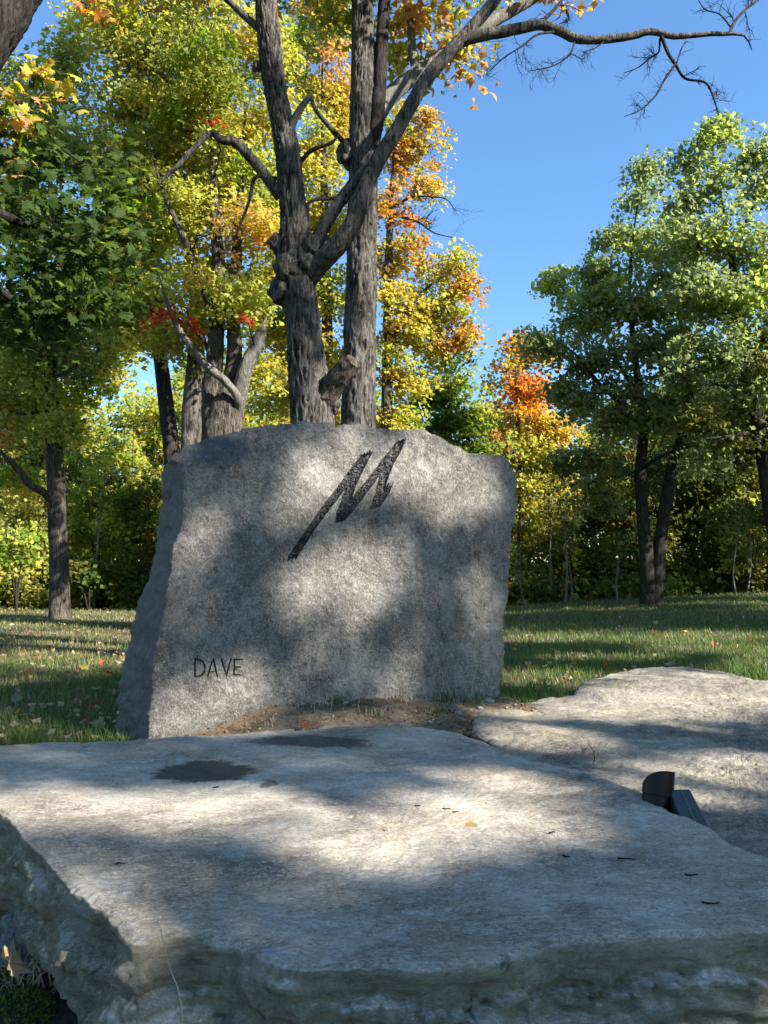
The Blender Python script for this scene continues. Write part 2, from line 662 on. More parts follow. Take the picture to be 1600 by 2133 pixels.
def in_poly(P, poly):
    x, y = P[:, 0], P[:, 1]
    c = np.zeros(len(P), bool)
    n = len(poly)
    j = n - 1
    for i in range(n):
        xi, yi = poly[i]
        xj, yj = poly[j]
        if yi != yj:
            c ^= ((yi > y) != (yj > y)) & (x < (xj - xi) * (y - yi) / (yj - yi) + xi)
        j = i
    return c


def seg_dist(P, A, B):
    d = B - A
    t = np.clip(((P - A) @ d) / (d @ d + 1e-12), 0, 1)
    q = A + t[:, None] * d
    return np.linalg.norm(P - q, axis=1)


def poly_sdf(P, poly):
    d = np.full(len(P), 1e9)
    for i in range(len(poly)):
        d = np.minimum(d, seg_dist(P, poly[i - 1], poly[i]))
    return np.where(in_poly(P, poly), -d, d)


def strokes_sdf(P, strokes):
    d = np.full(len(P), 1e9)
    for pts, w in strokes:
        for a, b in zip(pts[:-1], pts[1:]):
            d = np.minimum(d, seg_dist(P, np.asarray(a), np.asarray(b)) - w / 2)
    return d


# ---- the engraved boulder
FA = math.radians(26.5)
FL = math.radians(4.0)
face_t = np.array([math.cos(FA), math.sin(FA), 0.0])
face_n0 = np.array([math.sin(FA), -math.cos(FA), 0.0])
face_n = face_n0 * math.cos(FL) + np.array([0, 0, 1.0]) * math.sin(FL)
face_u = np.cross(face_n, face_t)
face_u = -face_u if face_u[2] < 0 else face_u
face_o = np.array([-1.17, 3.86, 0.07])


def on_face(px, py, back=0.0):
    r = ray(px, py)
    o = face_o - face_n * back
    cpos = np.array([0, 0, CAM_H])
    t = ((o - cpos) @ face_n) / (r @ face_n)
    q = cpos + t * r - o
    return np.array([q @ face_t, q @ face_u])


def face_pt(uv, back):
    uv = np.asarray(uv)
    return face_o + uv[..., :1] * face_t + uv[..., 1:2] * face_u - np.asarray(back)[..., None] * face_n


B_OUT = [(313, 1560), (314, 1500), (320, 1430), (331, 1330), (346, 1240), (361, 1150), (378, 1075), (383, 1010), (380, 965), (362, 944), (400, 922), (440, 908), (500, 893),
         (540, 888), (600, 879), (660, 879), (740, 884), (800, 890), (826, 897), (845, 892), (885, 894), (912, 902), (940, 918), (962, 931),
         (975, 942), (1010, 944), (1048, 947), (1066, 968), (1080, 1005), (1077, 1060), (1070, 1110), (1063, 1150), (1064, 1200), (1060, 1236),
         (1062, 1252), (1053, 1275), (1054, 1300), (1050, 1340), (1046, 1400), (1040, 1450), (1036, 1500), (900, 1510), (700, 1530), (500, 1545)]
LEFT_SIL = np.array([(900, 356), (945, 350), (1000, 342), (1050, 340), (1130, 330), (1180, 316), (1230, 300), (1330, 275), (1450, 255), (1530, 246), (1600, 240)], float)


def build_boulder():
    N, RF, RS = 800, 135, 44
    uvO = np.array([on_face(*p) for p in B_OUT])
    O = resample_closed(uvO, N)
    if ((O[:, 0] * np.roll(O[:, 1], -1) - np.roll(O[:, 0], -1) * O[:, 1]).sum()) < 0:
        O = O[::-1].copy()
    p3 = np.concatenate([O * 6, np.zeros((N, 1))], 1)
    cen = np.array([0.95, 0.78])
    rad = O - cen
    O = O + rad / np.linalg.norm(rad, axis=1)[:, None] * (fbm(p3, 4, 0.6) * 0.012 + (np.round(fbm(p3 * 2.6, 3, 0.6) * 3) / 3) * 0.010)[:, None]
    # outline of the widest part behind the face
    px = project(face_pt(O, np.zeros(N)))
    left = sstep(470, 400, px[:, 0]) * sstep(925, 965, px[:, 1])
    silx = np.interp(px[:, 1], LEFT_SIL[:, 0], LEFT_SIL[:, 1])
    Mleft = np.array([on_face(a, b, 0.34) for a, b in zip(silx, px[:, 1])])
    Mdef = cen + (O - cen) * 0.975 - np.array([0.0, 0.0])
    Mdef[:, 1] -= 0.02
    Mo = Mdef * (1 - left[:, None]) + Mleft * left[:, None]
    ker = np.ones(15) / 15
    Mo = np.stack([np.convolve(np.concatenate([Mo[-15:, a], Mo[:, a], Mo[:15, a]]), ker, 'same')[15:-15] for a in (0, 1)], 1)
    Bo = cen + (Mo - cen) * 0.82
    uv, back = [], []
    for s in np.linspace(0.002, 1, RF) ** 0.9:
        uv.append(cen + (O - cen) * s)
        # the face rolls over slightly at its rim; a broken facet at the upper left
        edge = sstep(0.97, 1.0, s) ** 2
        back.append(np.full(N, 0.008 * edge))
    for k in range(1, RS + 1):
        t = k / RS
        if t < 0.55:
            a = t / 0.55
            uv.append(O + (Mo - O) * a)
            back.append(np.full(N, 0.008 + 0.332 * a))
        else:
            a = (t - 0.55) / 0.45
            uv.append(Mo + (Bo - Mo) * a ** 2.2)
            back.append(np.full(N, 0.34 + 0.30 * a))
    uv = np.array(uv)
    back = np.array(back)
    # broken facet: upper-left corner of the face slants back
    fac_o, fac_e = on_face(545, 888), on_face(385, 985)
    e = fac_e - fac_o
    e /= np.linalg.norm(e)
    nrm = np.array([-e[1], e[0]])
    if (on_face(380, 900) - fac_o) @ nrm < 0:
        nrm = -nrm
    dd = (uv - fac_o) @ nrm
    along = (uv - fac_o) @ e
    facet = np.clip(dd + 0.006 * np.sin(along * 60), 0, None)
    back[:RF] += facet[:RF] * 1.1
    back[RF:] = np.maximum(back[RF:], (facet[RF - 1] * 1.1 + 0.008)[None] * np.linspace(1, 0, RS)[:, None] + back[RF:] * np.linspace(0, 1, RS)[:, None])
    R = RF + RS
    uvf = uv.reshape(-1, 2)
    backf = back.reshape(-1)
    Fq = grid_faces(R, N)

    # ---- refine the cells round the carved marks, then snap their vertices to the outline
    def zo(x, y, s, ox, oy):
        return on_face(ox + x / s, oy + y / s)
    emb = [(100, 1495), (112, 1435), (180, 1330), (330, 1110), (500, 865), (620, 715), (740, 555), (820, 440), (905, 335), (915, 306), (942, 312), (950, 283), (965, 310),
           (985, 276), (992, 302), (1016, 256), (1022, 290), (1052, 268), (1000, 360), (935, 490), (870, 625), (840, 710), (812, 805), (880, 705), (985, 590),
           (1060, 490), (1120, 405), (1160, 350), (1240, 260), (1300, 180), (1345, 146), (1358, 158), (1388, 126), (1392, 150), (1420, 112), (1402, 170), (1360, 260),
           (1300, 370), (1250, 470), (1215, 570), (1188, 680), (1226, 618), (1203, 705), (1248, 612), (1217, 708), (1278, 600), (1228, 730), (1170, 830), (1115, 885),
           (1060, 897), (1020, 905), (1040, 830), (1080, 730), (1092, 640), (1132, 510), (1060, 620), (1000, 700), (900, 840), (810, 950), (740, 1030), (690, 1050),
           (637, 1058), (640, 960), (690, 840), (742, 682), (620, 840), (500, 1000), (380, 1160), (290, 1310), (220, 1420), (185, 1475), (183, 1440), (145, 1482), (148, 1438)]
    emb = np.array([zo(x, y, 5.3333, 580, 890) for x, y in emb])

    def L(pts, w=34):
        return ([zo(x, y, 10.0, 380, 1340) for x, y in pts], w / 10.0 / F * 3.95 * 1.08)
    letters = [
        [L([(262, 335), (256, 500), (250, 690)], 36), L([(262, 335), (340, 343), (410, 380), (458, 450), (466, 520), (440, 600), (390, 665), (330, 690), (250, 690)])],
        [L([(640, 325), (575, 510), (520, 690)]), L([(640, 325), (690, 520), (725, 690)], 36), L([(565, 592), (700, 592)], 20)],
        [L([(815, 325), (860, 490), (912, 670)], 36), L([(1008, 325), (960, 500), (915, 670)], 36)],
        [L([(1078, 335), (1072, 500), (1070, 655)], 36), L([(1070, 337), (1255, 337)], 30), L([(1075, 500), (1195, 496)], 32), L([(1070, 652), (1160, 655), (1250, 665)], 24)]]
    marks = [lambda P: poly_sdf(P, emb) - 0.0022] + [(lambda P, s=s: strokes_sdf(P, s)) for s in letters]

    nfront = (RF - 1) * N
    cenF = uvf[Fq[:nfront]].mean(1)
    near = np.zeros(len(Fq), bool)
    lo = np.minimum(emb.min(0), np.array([p for s in letters for st, w in s for p in st]).min(0)) - 0.03
    hi = np.maximum(emb.max(0), np.array([p for s in letters for st, w in s for p in st]).max(0)) + 0.03
    cand = np.where(((cenF > lo) & (cenF < hi)).all(1))[0]
    dm = np.min([mk(cenF[cand]) for mk in marks], axis=0)
    near[cand[dm < 0.014]] = True
    quads = uvf[Fq[near]]
    bq = backf[Fq[near]]
    K = 3
    s_ = np.linspace(0, 1, K + 1)
    a, b = np.meshgrid(s_, s_, indexing='ij')
    w4 = np.stack([(1 - a) * (1 - b), (1 - a) * b, a * b, a * (1 - b)], -1).reshape(-1, 4)
    subuv = np.einsum('kq,nqc->nkc', w4, quads).reshape(-1, 2)
    subb = np.einsum('kq,nq->nk', w4, bq).reshape(-1)
    kk = (K + 1) ** 2
    li = np.array([(i * (K + 1) + j, i * (K + 1) + j + 1, (i + 1) * (K + 1) + j + 1, (i + 1) * (K + 1) + j) for i in range(K) for j in range(K)])
    subF = (li[None] + (np.arange(len(quads)) * kk)[:, None, None]).reshape(-1, 4)
    # weld
    key = np.round(subuv / 2e-5).astype(np.int64)
    _, first, inv = np.unique(key, axis=0, return_index=True, return_inverse=True)
    inv = inv.reshape(-1)
    subuv, subb, subF = subuv[first], subb[first], inv[subF]
    sd = np.array([mk(subuv) for mk in marks])
    snap = 0.0016
    sub0 = subuv.copy()
    for q, mk in enumerate(marks):
        sel = np.abs(sd[q]) < snap
        P = subuv[sel]
        h = 2e-4
        gx = (mk(P + [h, 0]) - mk(P - [h, 0])) / (2 * h)
        gy = (mk(P + [0, h]) - mk(P - [0, h])) / (2 * h)
        gg = np.stack([gx, gy], 1)
        gg /= np.maximum(np.linalg.norm(gg, axis=1), 0.5)[:, None]
        subuv[sel] = P - gg * sd[q][sel][:, None]
        sd[q] = mk(subuv)
    # keep the outer rim of the refined patch on the coarse grid
    # carve
    for q, depth, slope in [(0, 0.020, 2.8)] + [(k, 0.012, 2.2) for k in (1, 2, 3, 4)]:
        dep = np.clip(-sd[q] - 2e-4, 0, None)
        cut = np.minimum(dep * slope, depth)
        if q == 0:
            pp = np.concatenate([subuv * 70, np.zeros((len(subuv), 1))], 1)
            rough = 1 - np.abs(fbm(pp, 3, 0.6)) * 1.7
            cut = cut + np.minimum(dep, 0.006) / 0.006 * 0.011 * (rough - 0.6)
        else:
            pp = np.concatenate([subuv * 160, np.zeros((len(subuv), 1))], 1)
            cut = cut * (1 + 0.3 * fbm(pp, 2))
        subb = subb + np.where(sd[q] < 0, cut, 0)
    allUV = np.concatenate([uvf, subuv])
    allB = np.concatenate([backf, subb])
    V0 = face_pt(allUV, allB)
    # relief of the stone: along the face normal in front, outward on the flanks
    G = face_pt(uv, back)
    Nn = grid_normals(G).reshape(-1, 3)
    if Nn[RF * N // 2] @ face_n < 0:
        Nn = -Nn
    Nall = np.concatenate([Nn, np.broadcast_to(face_n, (len(subuv), 3))])
    ringi = np.concatenate([np.repeat(np.arange(R), N), np.zeros(len(subuv), int)])
    wgt = sstep(RF - 14, RF + 6, ringi)[:, None]
    Nall = face_n * (1 - wgt) + Nall * wgt

    def relief(P):
        q = P + np.array([3.1, 7.7, 1.3])
        h = fbm(q * np.array([1.6, 1.6, 1.6]), 3, 0.5) * 0.014
        w = fbm(q * 7 + 40, 2)[:, None] * 0.5
        h += fbm(q * np.array([11, 11, 11]) + w * 0.8, 4, 0.58) * 0.0072
        h += fbm(q * np.array([34, 34, 30]) + 9, 3, 0.62) * 0.0034
        return h
    base_pos = face_pt(allUV, np.concatenate([backf, np.interp(np.zeros(len(subuv)), [0, 1], [0, 0])]))
    flank = np.concatenate([np.repeat(np.arange(R) >= RF, N), np.zeros(len(subuv), bool)])
    d = relief(base_pos)
    # rougher ledges on the flanks and rim
    q = base_pos * np.array([4, 4, 9])
    d = d + np.where(flank, fbm(q, 4, 0.6) * 0.022, 0) * sstep(RF, RF + 12, ringi)
    V = V0 + Nall * d[:, None]
    cap_i = len(V)
    V = np.concatenate([V, V[(R - 1) * N:R * N].mean(0)[None]])
    capF = np.stack([(R - 1) * N + np.arange(N), (R - 1) * N + (np.arange(N) + 1) % N, np.full(N, cap_i)], -1)
    nv = len(uvf)
    # split the refined faces between the stone and its carved marks
    fc = subuv[subF].mean(1)
    owner = np.full(len(subF), -1)
    for q2, mk in enumerate(marks):
        owner[mk(fc) < 0] = q2
    stoneF = np.concatenate([Fq[~near], subF[owner < 0] + nv])
    base = np.array([-0.3, 4.45, 0.0])
    stone = rock_material('boulder_stone', (0.05, 0.047, 0.042), (0.172, 0.158, 0.138), (0.345, 0.32, 0.282), warm=(0.30, 0.275, 0.22), warm_amt=0.3,
                          grain=(1, 1, 0.8), bumpk=1.5, flank=(0.20, 0.195, 0.187),
                          stains=[(tuple(at_y(455, 930, 4.05)), (0.16, 0.3, 0.09), (0.075, 0.085, 0.105), 0.65, 0.35, 12),  # dark bluish blotch over the broken upper-left facet
                                  (tuple(at_y(640, 905, 4.15)), (0.05, 0.2, 0.015), (0.10, 0.12, 0.05), 0.6, 0.4, 20)])
    def compact(Fs_list):
        used = np.unique(np.concatenate([f.ravel() for f in Fs_list]))
        mp = np.full(len(V), -1)
        mp[used] = np.arange(len(used))
        return V[used] - base, [mp[f] for f in Fs_list]
    Vs, Fs = compact([stoneF, capF])
    root = obj('engraved_boulder', make_mesh('engraved_boulder', Vs, Fs, True), stone, loc=base)
    tag(root, 'tall grey upright boulder engraved with a dark brushstroke emblem and a name', 'boulder')
    m, nt, out = nodes('carved_dark')
    geo = nd(nt, 'NewGeometry')
    f1 = noise_n(nt, geo.outputs['Position'], 55, 4, 0.7, 0.6)
    f2 = noise_n(nt, geo.outputs['Position'], 190, 4, 0.7, 1.0)
    c = ramp(nt, f1, [(0.42, g(0.006)), (0.51, (0.022, 0.021, 0.022)), (0.62, (0.12, 0.115, 0.11))])
    nn = bump(nt, f1, 0.9, 0.012)
    nn = bump(nt, f2, 0.5, 0.003, nn)
    principled(nt, out, c, 0.55, nn, 0.5)
    m2 = plain_material('letter_paint', (0.010, 0.010, 0.012), 0.6, 0, 120, 0.5, 0.3)
    Vs, Fs = compact([subF[owner == 0] + nv])
    o = obj('carved_emblem', make_mesh('carved_emblem', Vs, Fs, True), m, root)
    tag(o, 'blackened carved emblem of jagged slanting brushstrokes')
    for k, ch in enumerate('DAVE'):
        if (owner == k + 1).any():
            Vs, Fs = compact([subF[owner == k + 1] + nv])
            o = obj('carved_letter', make_mesh('carved_letter', Vs, Fs, True), m2, root)
            tag(o, 'black carved capital letter ' + ch)
    return face_pt(O, np.zeros(N))


boulder_rim = build_boulder()

# ---- the flat slabs
SLAB_Z = 0.10
S1_PX = [(0, 1700), (30, 1724), (60, 1765), (100, 1795), (150, 1855), (220, 1895), (262, 1942), (305, 1948), (360, 1928), (430, 1925), (500, 1930), (560, 1962), (640, 1985),
         (760, 1985), (900, 1990), (1000, 1982), (1100, 1960), (1200, 1945), (1350, 1940), (1450, 1936), (1600, 1920), (1760, 1890), (1820, 1850), (1760, 1818), (1600, 1778),
         (1530, 1750), (1480, 1716), (1420, 1690), (1350, 1655), (1290, 1626), (1230, 1604), (1150, 1590), (1080, 1568), (1010, 1545), (940, 1522), (880, 1513), (760, 1511),
         (620, 1511), (450, 1524), (310, 1528), (250, 1533), (120, 1541), (0, 1550), (-150, 1562), (-300, 1580), (-330, 1612), (-200, 1650), (-80, 1682)]
S2_PX = [(985, 1500), (1003, 1476), (1100, 1463), (1195, 1449), (1212, 1432), (1270, 1413), (1340, 1404), (1420, 1400), (1500, 1407), (1560, 1425), (1620, 1433), (1760, 1450),
         (1880, 1520), (1900, 1680), (1800, 1880), (1600, 1860), (1450, 1770), (1300, 1690), (1150, 1625), (1040, 1575), (985, 1540)]
S1 = np.array([at_z(x, y, SLAB_Z)[:2] for x, y in S1_PX])
S2 = np.array([at_z(x, y, 0.07)[:2] for x, y in S2_PX])


def slab_mesh(poly, cen, N, RT, RS, zt, zb, top_fn, side_fn, seed, layer=14.0, ledge=0.02, weight=None, jag=0.012, fine=0.004):
    O = resample_closed(poly, N, weight)
    if ((O[:, 0] * np.roll(O[:, 1], -1) - np.roll(O[:, 0], -1) * O[:, 1]).sum()) < 0:
        O = O[::-1].copy()
    p3 = np.concatenate([O * 5 + seed, np.zeros((N, 1))], 1)
    rd = O - cen
    rd /= np.linalg.norm(rd, axis=1)[:, None]
    O = O + rd * (fbm(p3, 5, 0.62) * jag)[:, None]
    tang = np.roll(O, -6, 0) - np.roll(O, 6, 0)
    on = np.stack([tang[:, 1], -tang[:, 0]], 1)
    on /= np.linalg.norm(on, axis=1)[:, None] + 1e-9
    ker = np.ones(41) / 41
    on = np.stack([np.convolve(np.concatenate([on[-41:, a], on[:, a], on[:41, a]]), ker, 'same')[41:-41] for a in (0, 1)], 1)
    on /= np.linalg.norm(on, axis=1)[:, None] + 1e-9
    rings = []
    for s in np.linspace(0.003, 1, RT):
        xy = cen + (O - cen) * s
        z = zt + top_fn(xy[:, 0], xy[:, 1]) - 0.010 * sstep(0.965, 1.0, s) ** 2
        rings.append(np.concatenate([xy, z[:, None]], 1))
    ztop = rings[-1][:, 2].copy()
    for k in range(1, RS + 1):
        t = k / RS
        off = side_fn(t, on, O)
        z = ztop + (zb - ztop) * t
        rings.append(np.concatenate([O + on * off[:, None], z[:, None]], 1))
    G = np.array(rings)
    Nn = grid_normals(G)
    if Nn[RT // 2, :, 2].mean() < 0:
        Nn = -Nn
    P = G.reshape(-1, 3)
    ri = np.repeat(np.arange(RT + RS), N)
    side = sstep(RT - 1, RT + 2, ri)
    nz = Nn.reshape(-1, 3) * side[:, None] + np.array([0, 0, 1.0]) * (1 - side[:, None])
    q = P + seed
    warp = fbm(q * 4 + 30, 2)[:, None] * 0.35
    h_top = fbm(q * np.array([1.4, 1.4, 1]), 3, 0.5) * 0.02 + fbm(q * np.array([9, 13, 9]) + warp, 4, 0.6) * fine * 1.2
    h_top += (1 - np.abs(fbm(q * np.array([20, 30, 20]) + warp * 4, 3, 0.6)) * 2) * fine * 0.45
    # split strata: every layer stands out by its own amount, with sharp breaks between
    h_side = np.zeros(len(q))
    for lsc, amp, hs in ((layer, 1.0, 2.0), (layer * 2.7, 0.45, 4.5)):
        zl = (q[:, 2] + 0.025 * fbm(q * np.array([1.3, 1.3, 0.2]), 3)) * lsc + 0.35 * fbm(q * np.array([5, 5, 5]) + 3, 3)
        kz = np.floor(zl)
        fr = zl - kz
        pa = np.stack([q[:, 0] * hs, q[:, 1] * hs, kz * 7.31], 1)
        pb = pa + np.array([0, 0, 7.31])
        oa, ob = fbm(pa, 3, 0.6), fbm(pb, 3, 0.6)
        tt = sstep(0.78, 1.0, fr)
        h_side += amp * ledge * (oa * (1 - tt) + ob * tt)
    cr = np.abs(fbm(q * np.array([2, 2, 11]) + 60, 3, 0.55))
    h_side -= ledge * 0.28 * sstep(0.03, 0.0, cr)
    h_side += fbm(q * np.array([16, 16, 34]), 4, 0.62) * ledge * 0.3
    h_side *= 0.25 + 0.75 * sstep(RT, RT + 7, ri)
    P = P + nz * (h_top * (1 - side) + h_side * side + fbm(q * 3, 2) * 0.012 * side)[:, None]
    ci = len(P)
    R = RT + RS
    capF = np.stack([(R - 1) * N + np.arange(N), (R - 1) * N + (np.arange(N) + 1) % N, np.full(N, ci)], -1)
    P = np.concatenate([P, P[(R - 1) * N:R * N].mean(0)[None]])
    return P, [grid_faces(R, N), capF], O


def near_w(D):
    return 1.0 / np.clip(np.hypot(D[:, 0], D[:, 1]), 1.5, 4.5) ** 1.1


def top1(x, y):
    return 0.012 * np.sin(x * 1.7 + 0.5) * np.sin(y * 2.1) - 0.02 * sstep(1.95, 1.6, y)


def side1(t, on, O):
    front = np.clip(-on[:, 1], 0, 1)
    left = np.clip(-on[:, 0], 0, 1)
    f = 0.10 * math.sin(min(1.0, t * 1.25) * PI * 0.55)
    l = 0.015 * math.sin(min(1, t * 3) * PI / 2) - 0.42 * float(sstep(0.46, 0.78, t))
    lm = sstep(0.3, 0.75, left) * sstep(1.68, 1.85, O[:, 1])
    return f * sstep(0.3, 0.9, front) * (1 - lm) + l * lm - 0.03 * t


V, Fs, S1_rim = slab_mesh(S1, np.array([0.0, 2.35]), 960, 160, 60, SLAB_Z, -0.46, top1, side1, 2.7, 17, 0.046, near_w)
st = lambda px, py: tuple(at_z(px, py, SLAB_Z))
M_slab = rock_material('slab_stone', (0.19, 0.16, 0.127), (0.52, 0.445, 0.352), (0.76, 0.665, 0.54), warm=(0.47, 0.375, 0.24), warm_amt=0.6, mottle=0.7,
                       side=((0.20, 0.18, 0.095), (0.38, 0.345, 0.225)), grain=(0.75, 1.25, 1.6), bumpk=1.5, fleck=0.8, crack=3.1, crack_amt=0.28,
                       stains=[(st(425, 1607), (0.19, 0.15, 0.2), (0.07, 0.058, 0.047), 0.85, 0.5, 8),
                               (st(650, 1550), (0.24, 0.13, 0.2), (0.085, 0.072, 0.06), 0.75, 0.6, 8),
                               (st(560, 1633), (0.035, 0.05, 0.2), (0.08, 0.06, 0.035), 0.7, 0.5, 16),
                               (st(980, 1716), (0.02, 0.025, 0.1), (0.42, 0.30, 0.08), 0.8, 0.4, 30),
                               (st(1065, 1978), (0.035, 0.03, 0.05), (0.035, 0.028, 0.012), 0.9, 0.35, 24),
                               (st(1130, 1985), (0.04, 0.05, 0.06), (0.035, 0.028, 0.012), 0.9, 0.4, 24),
                               (st(545, 1955), (0.06, 0.035, 0.03), (0.42, 0.44, 0.46), 0.6, 0.4, 24),
                               (st(190, 1850), (0.10, 0.07, 0.1), (0.42, 0.43, 0.44), 0.35, 0.5, 14),
                               (tuple(at_y(603, 2036, 1.5)), (0.006, 0.07, 0.017), (0.85, 0.85, 0.82), 0.95, 0.35, 60),
                               (tuple(at_y(608, 2072, 1.49)), (0.006, 0.07, 0.006), (0.85, 0.85, 0.82), 0.9, 0.2, 60)])
b1 = np.array([0.0, 2.4, -0.4])
slab1 = obj('stone_slab', make_mesh('stone_slab', V - b1, Fs, True), M_slab, loc=b1)
tag(slab1, 'broad flat grey stone slab with dark damp stains and a rough mossy front edge', 'stone slab')


def top2(x, y):
    r = 0.03 * sstep(4.8, 5.6, y + 0.1 * np.sin(x * 5)) * sstep(0.9, 1.5, x)
    return r + 0.018 * np.sin(x * 2.3) * np.cos(y * 1.6) - 0.03 * sstep(2.9, 2.2, y)


def side2(t, on, O):
    return np.full(len(O), 0.03 * math.sin(t * PI) - 0.02 * t)


V, Fs, S2_rim = slab_mesh(S2, np.array([1.55, 3.4]), 560, 120, 20, 0.075, -0.42, top2, side2, 8.3, 12, 0.02, near_w, 0.02, 0.008)
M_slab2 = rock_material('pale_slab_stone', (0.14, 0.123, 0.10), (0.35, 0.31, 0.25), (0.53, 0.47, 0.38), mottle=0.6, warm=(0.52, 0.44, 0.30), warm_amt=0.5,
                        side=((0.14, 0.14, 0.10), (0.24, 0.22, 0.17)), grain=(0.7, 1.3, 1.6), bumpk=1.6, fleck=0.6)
b2 = np.array([1.6, 3.6, -0.4])
slab2 = obj('stone_slab', make_mesh('stone_slab', V - b2, Fs, True), M_slab2, loc=b2)
tag(slab2, 'paler buff stone slab running back to the lawn beside the spotlight', 'stone slab')


def small_rock(mb, c, r, seed, n=22, m=14, flat=0.7):
    u = np.linspace(0, 2 * PI, n, endpoint=False)
    v = np.linspace(0.05, PI - 0.05, m)
    Vv, U = np.meshgrid(v, u, indexing='ij')
    d = np.stack([np.sin(Vv) * np.cos(U), np.sin(Vv) * np.sin(U), np.cos(Vv)], -1).reshape(-1, 3)
    k = 1 + 0.35 * fbm(d * 1.3 + seed, 3) + 0.1 * fbm(d * 5 + seed, 2)
    P = np.asarray(c) + d * k[:, None] * np.asarray(r) * np.array([1, 1, flat])
    mb.add(P, grid_faces(m, n))


# rock wedged beneath the slab's left end
mb = MB()
rc = at_y(58, 1955, 2.36)
small_rock(mb, rc, 0.075, 4.4, 70, 44, 1.25)
o = mb.build('wedge_rock', rock_material('wedge_stone', (0.06, 0.065, 0.07), (0.12, 0.13, 0.135), (0.22, 0.23, 0.23)), None, rc, True)
o.location = rc
tag(o, 'small bluish rock wedged in the gap under the front slab', 'rock')


# ---- bare earth between slab and boulder
def dirt_z(x, y):
    p = np.stack([x * 3, y * 3, np.zeros_like(x)], -1)
    # heaped against the boulder face
    d = (np.stack([x, y], -1) - face_o[:2]) @ face_n0[:2]
    u = (np.stack([x, y], -1) - face_o[:2]) @ face_t[:2]
    heap = 0.125 * sstep(0.75, 0.0, d) * sstep(0.05, 0.75, u) * (1 - 0.45 * sstep(1.3, 2.05, u))
    edge = sstep(-0.15, 0.15, u) * sstep(2.45, 2.1, u) * sstep(-0.6, -0.3, d)
    return -0.03 + (0.065 + heap) * edge + 0.014 * fbm(p, 3) + 0.008 * fbm(p * 6, 3)


def build_dirt():
    U, D = np.meshgrid(np.linspace(-0.35, 2.6, 150), np.linspace(-0.65, 1.25, 100), indexing='ij')
    xy = face_o[:2] + U[..., None] * face_t[:2] + D[..., None] * face_n0[:2]
    x, y = xy[..., 0].ravel(), xy[..., 1].ravel()
    V = np.stack([x, y, dirt_z(x, y)], 1)
    n, k = U.shape
    i = np.arange(n - 1)[:, None] * k
    j = np.arange(k - 1)[None]
    Fq = np.stack([i + j, i + j + 1, i + k + j + 1, i + k + j], -1).reshape(-1, 4)
    m, nt, out = nodes('bare_earth')
    geo = nd(nt, 'NewGeometry')
    a = noise_n(nt, geo.outputs['Position'], 6, 6, 0.65, 0.6)
    b = noise_n(nt, geo.outputs['Position'], 70, 5, 0.7, 1.2)
    c = ramp(nt, a, [(0.35, (0.15, 0.095, 0.06)), (0.5, (0.28, 0.20, 0.13)), (0.65, (0.44, 0.33, 0.21))])
    c = mixc(nt, ramp(nt, b, [(0.5, g(0)), (0.68, g(0.8))]), c, (0.40, 0.31, 0.20))
    c = mixc(nt, ramp(nt, b, [(0.32, g(0.8)), (0.45, g(0))]), c, (0.04, 0.028, 0.02))
    principled(nt, out, c, 1.0, bump(nt, b, 1.0, 0.02), 0.05)
    o = obj('soil', make_mesh('soil', V, [Fq], True), m)
    tag(o, kind='structure')


build_dirt()

# ------------------------------------------------------------------ where sunlight reaches the stones and lawn
# (ellipses in the place, named by where they are seen: x, y, rx, ry, tilt); crowns keep gaps there
LIT_BOULDER = [(680, 985, 90, 55, -15, 1), (640, 1040, 60, 45, -30, .9), (780, 950, 110, 45, 0, .8), (900, 975, 120, 60, 0, 1), (980, 1030, 80, 55, -20, 1), (930, 1075, 60, 30, -20, .8),
               (690, 1175, 95, 45, -25, 1), (760, 1200, 80, 40, -10, .9), (680, 1275, 90, 75, 10, .9), (800, 1300, 80, 70, 0, .75), (1015, 1200, 40, 70, 10, .9), (1012, 1310, 32, 70, 0, .8), (950, 1215, 50, 30, -10, .5),
               (800, 1400, 110, 70, 0, .85), (640, 1385, 120, 60, -10, .75), (440, 1482, 170, 58, -18, 1), (560, 1440, 120, 40, -10, .8)]
LIT_FLAT = [(270, 1682, 400, 38, -1), (450, 1760, 260, 40, 0, .45), (820, 1742, 260, 68, -4), (1010, 1700, 260, 55, 3), (1080, 1630, 170, 24, 8), (1250, 1720, 130, 40, 10, .5), (700, 1490, 220, 22, -4), (480, 1515, 60, 15, 0),
            (1180, 1470, 230, 26, 0), (1480, 1450, 260, 38, 0), (1130, 1535, 150, 28, 3), (1480, 1620, 170, 42, 4), (1560, 1580, 120, 26, 0), (1330, 1600, 60, 30, 0), (1370, 1640, 50, 60, 0)]
LIT_LAWN = [(215, 1345, 110, 22, 0), (45, 1318, 80, 8, 0), (150, 1305, 120, 5, 0), (130, 1380, 130, 16, 0), (1150, 1330, 90, 7, 0), (1420, 1335, 130, 8, 0), (1520, 1362, 130, 9, 3),
            (1560, 1405, 70, 24, 0), (1120, 1420, 70, 14, 0), (1250, 1375, 120, 6, 0)]


def ell(px, lst, grow=1.0):
    m = np.zeros(len(px))
    for e_ in lst:
        cx, cy, rx, ry, a = e_[:5]
        k_ = e_[5] if len(e_) > 5 else 1.0
        ca, sa = math.cos(math.radians(a)), math.sin(math.radians(a))
        dx, dy = px[:, 0] - cx, px[:, 1] - cy
        u, v = (dx * ca + dy * sa) / (rx * grow), (-dx * sa + dy * ca) / (ry * grow)
        m = np.maximum(m, np.clip((1.5 - np.hypot(u, v)) * 1.7, 0, 1) * k_)
    return m


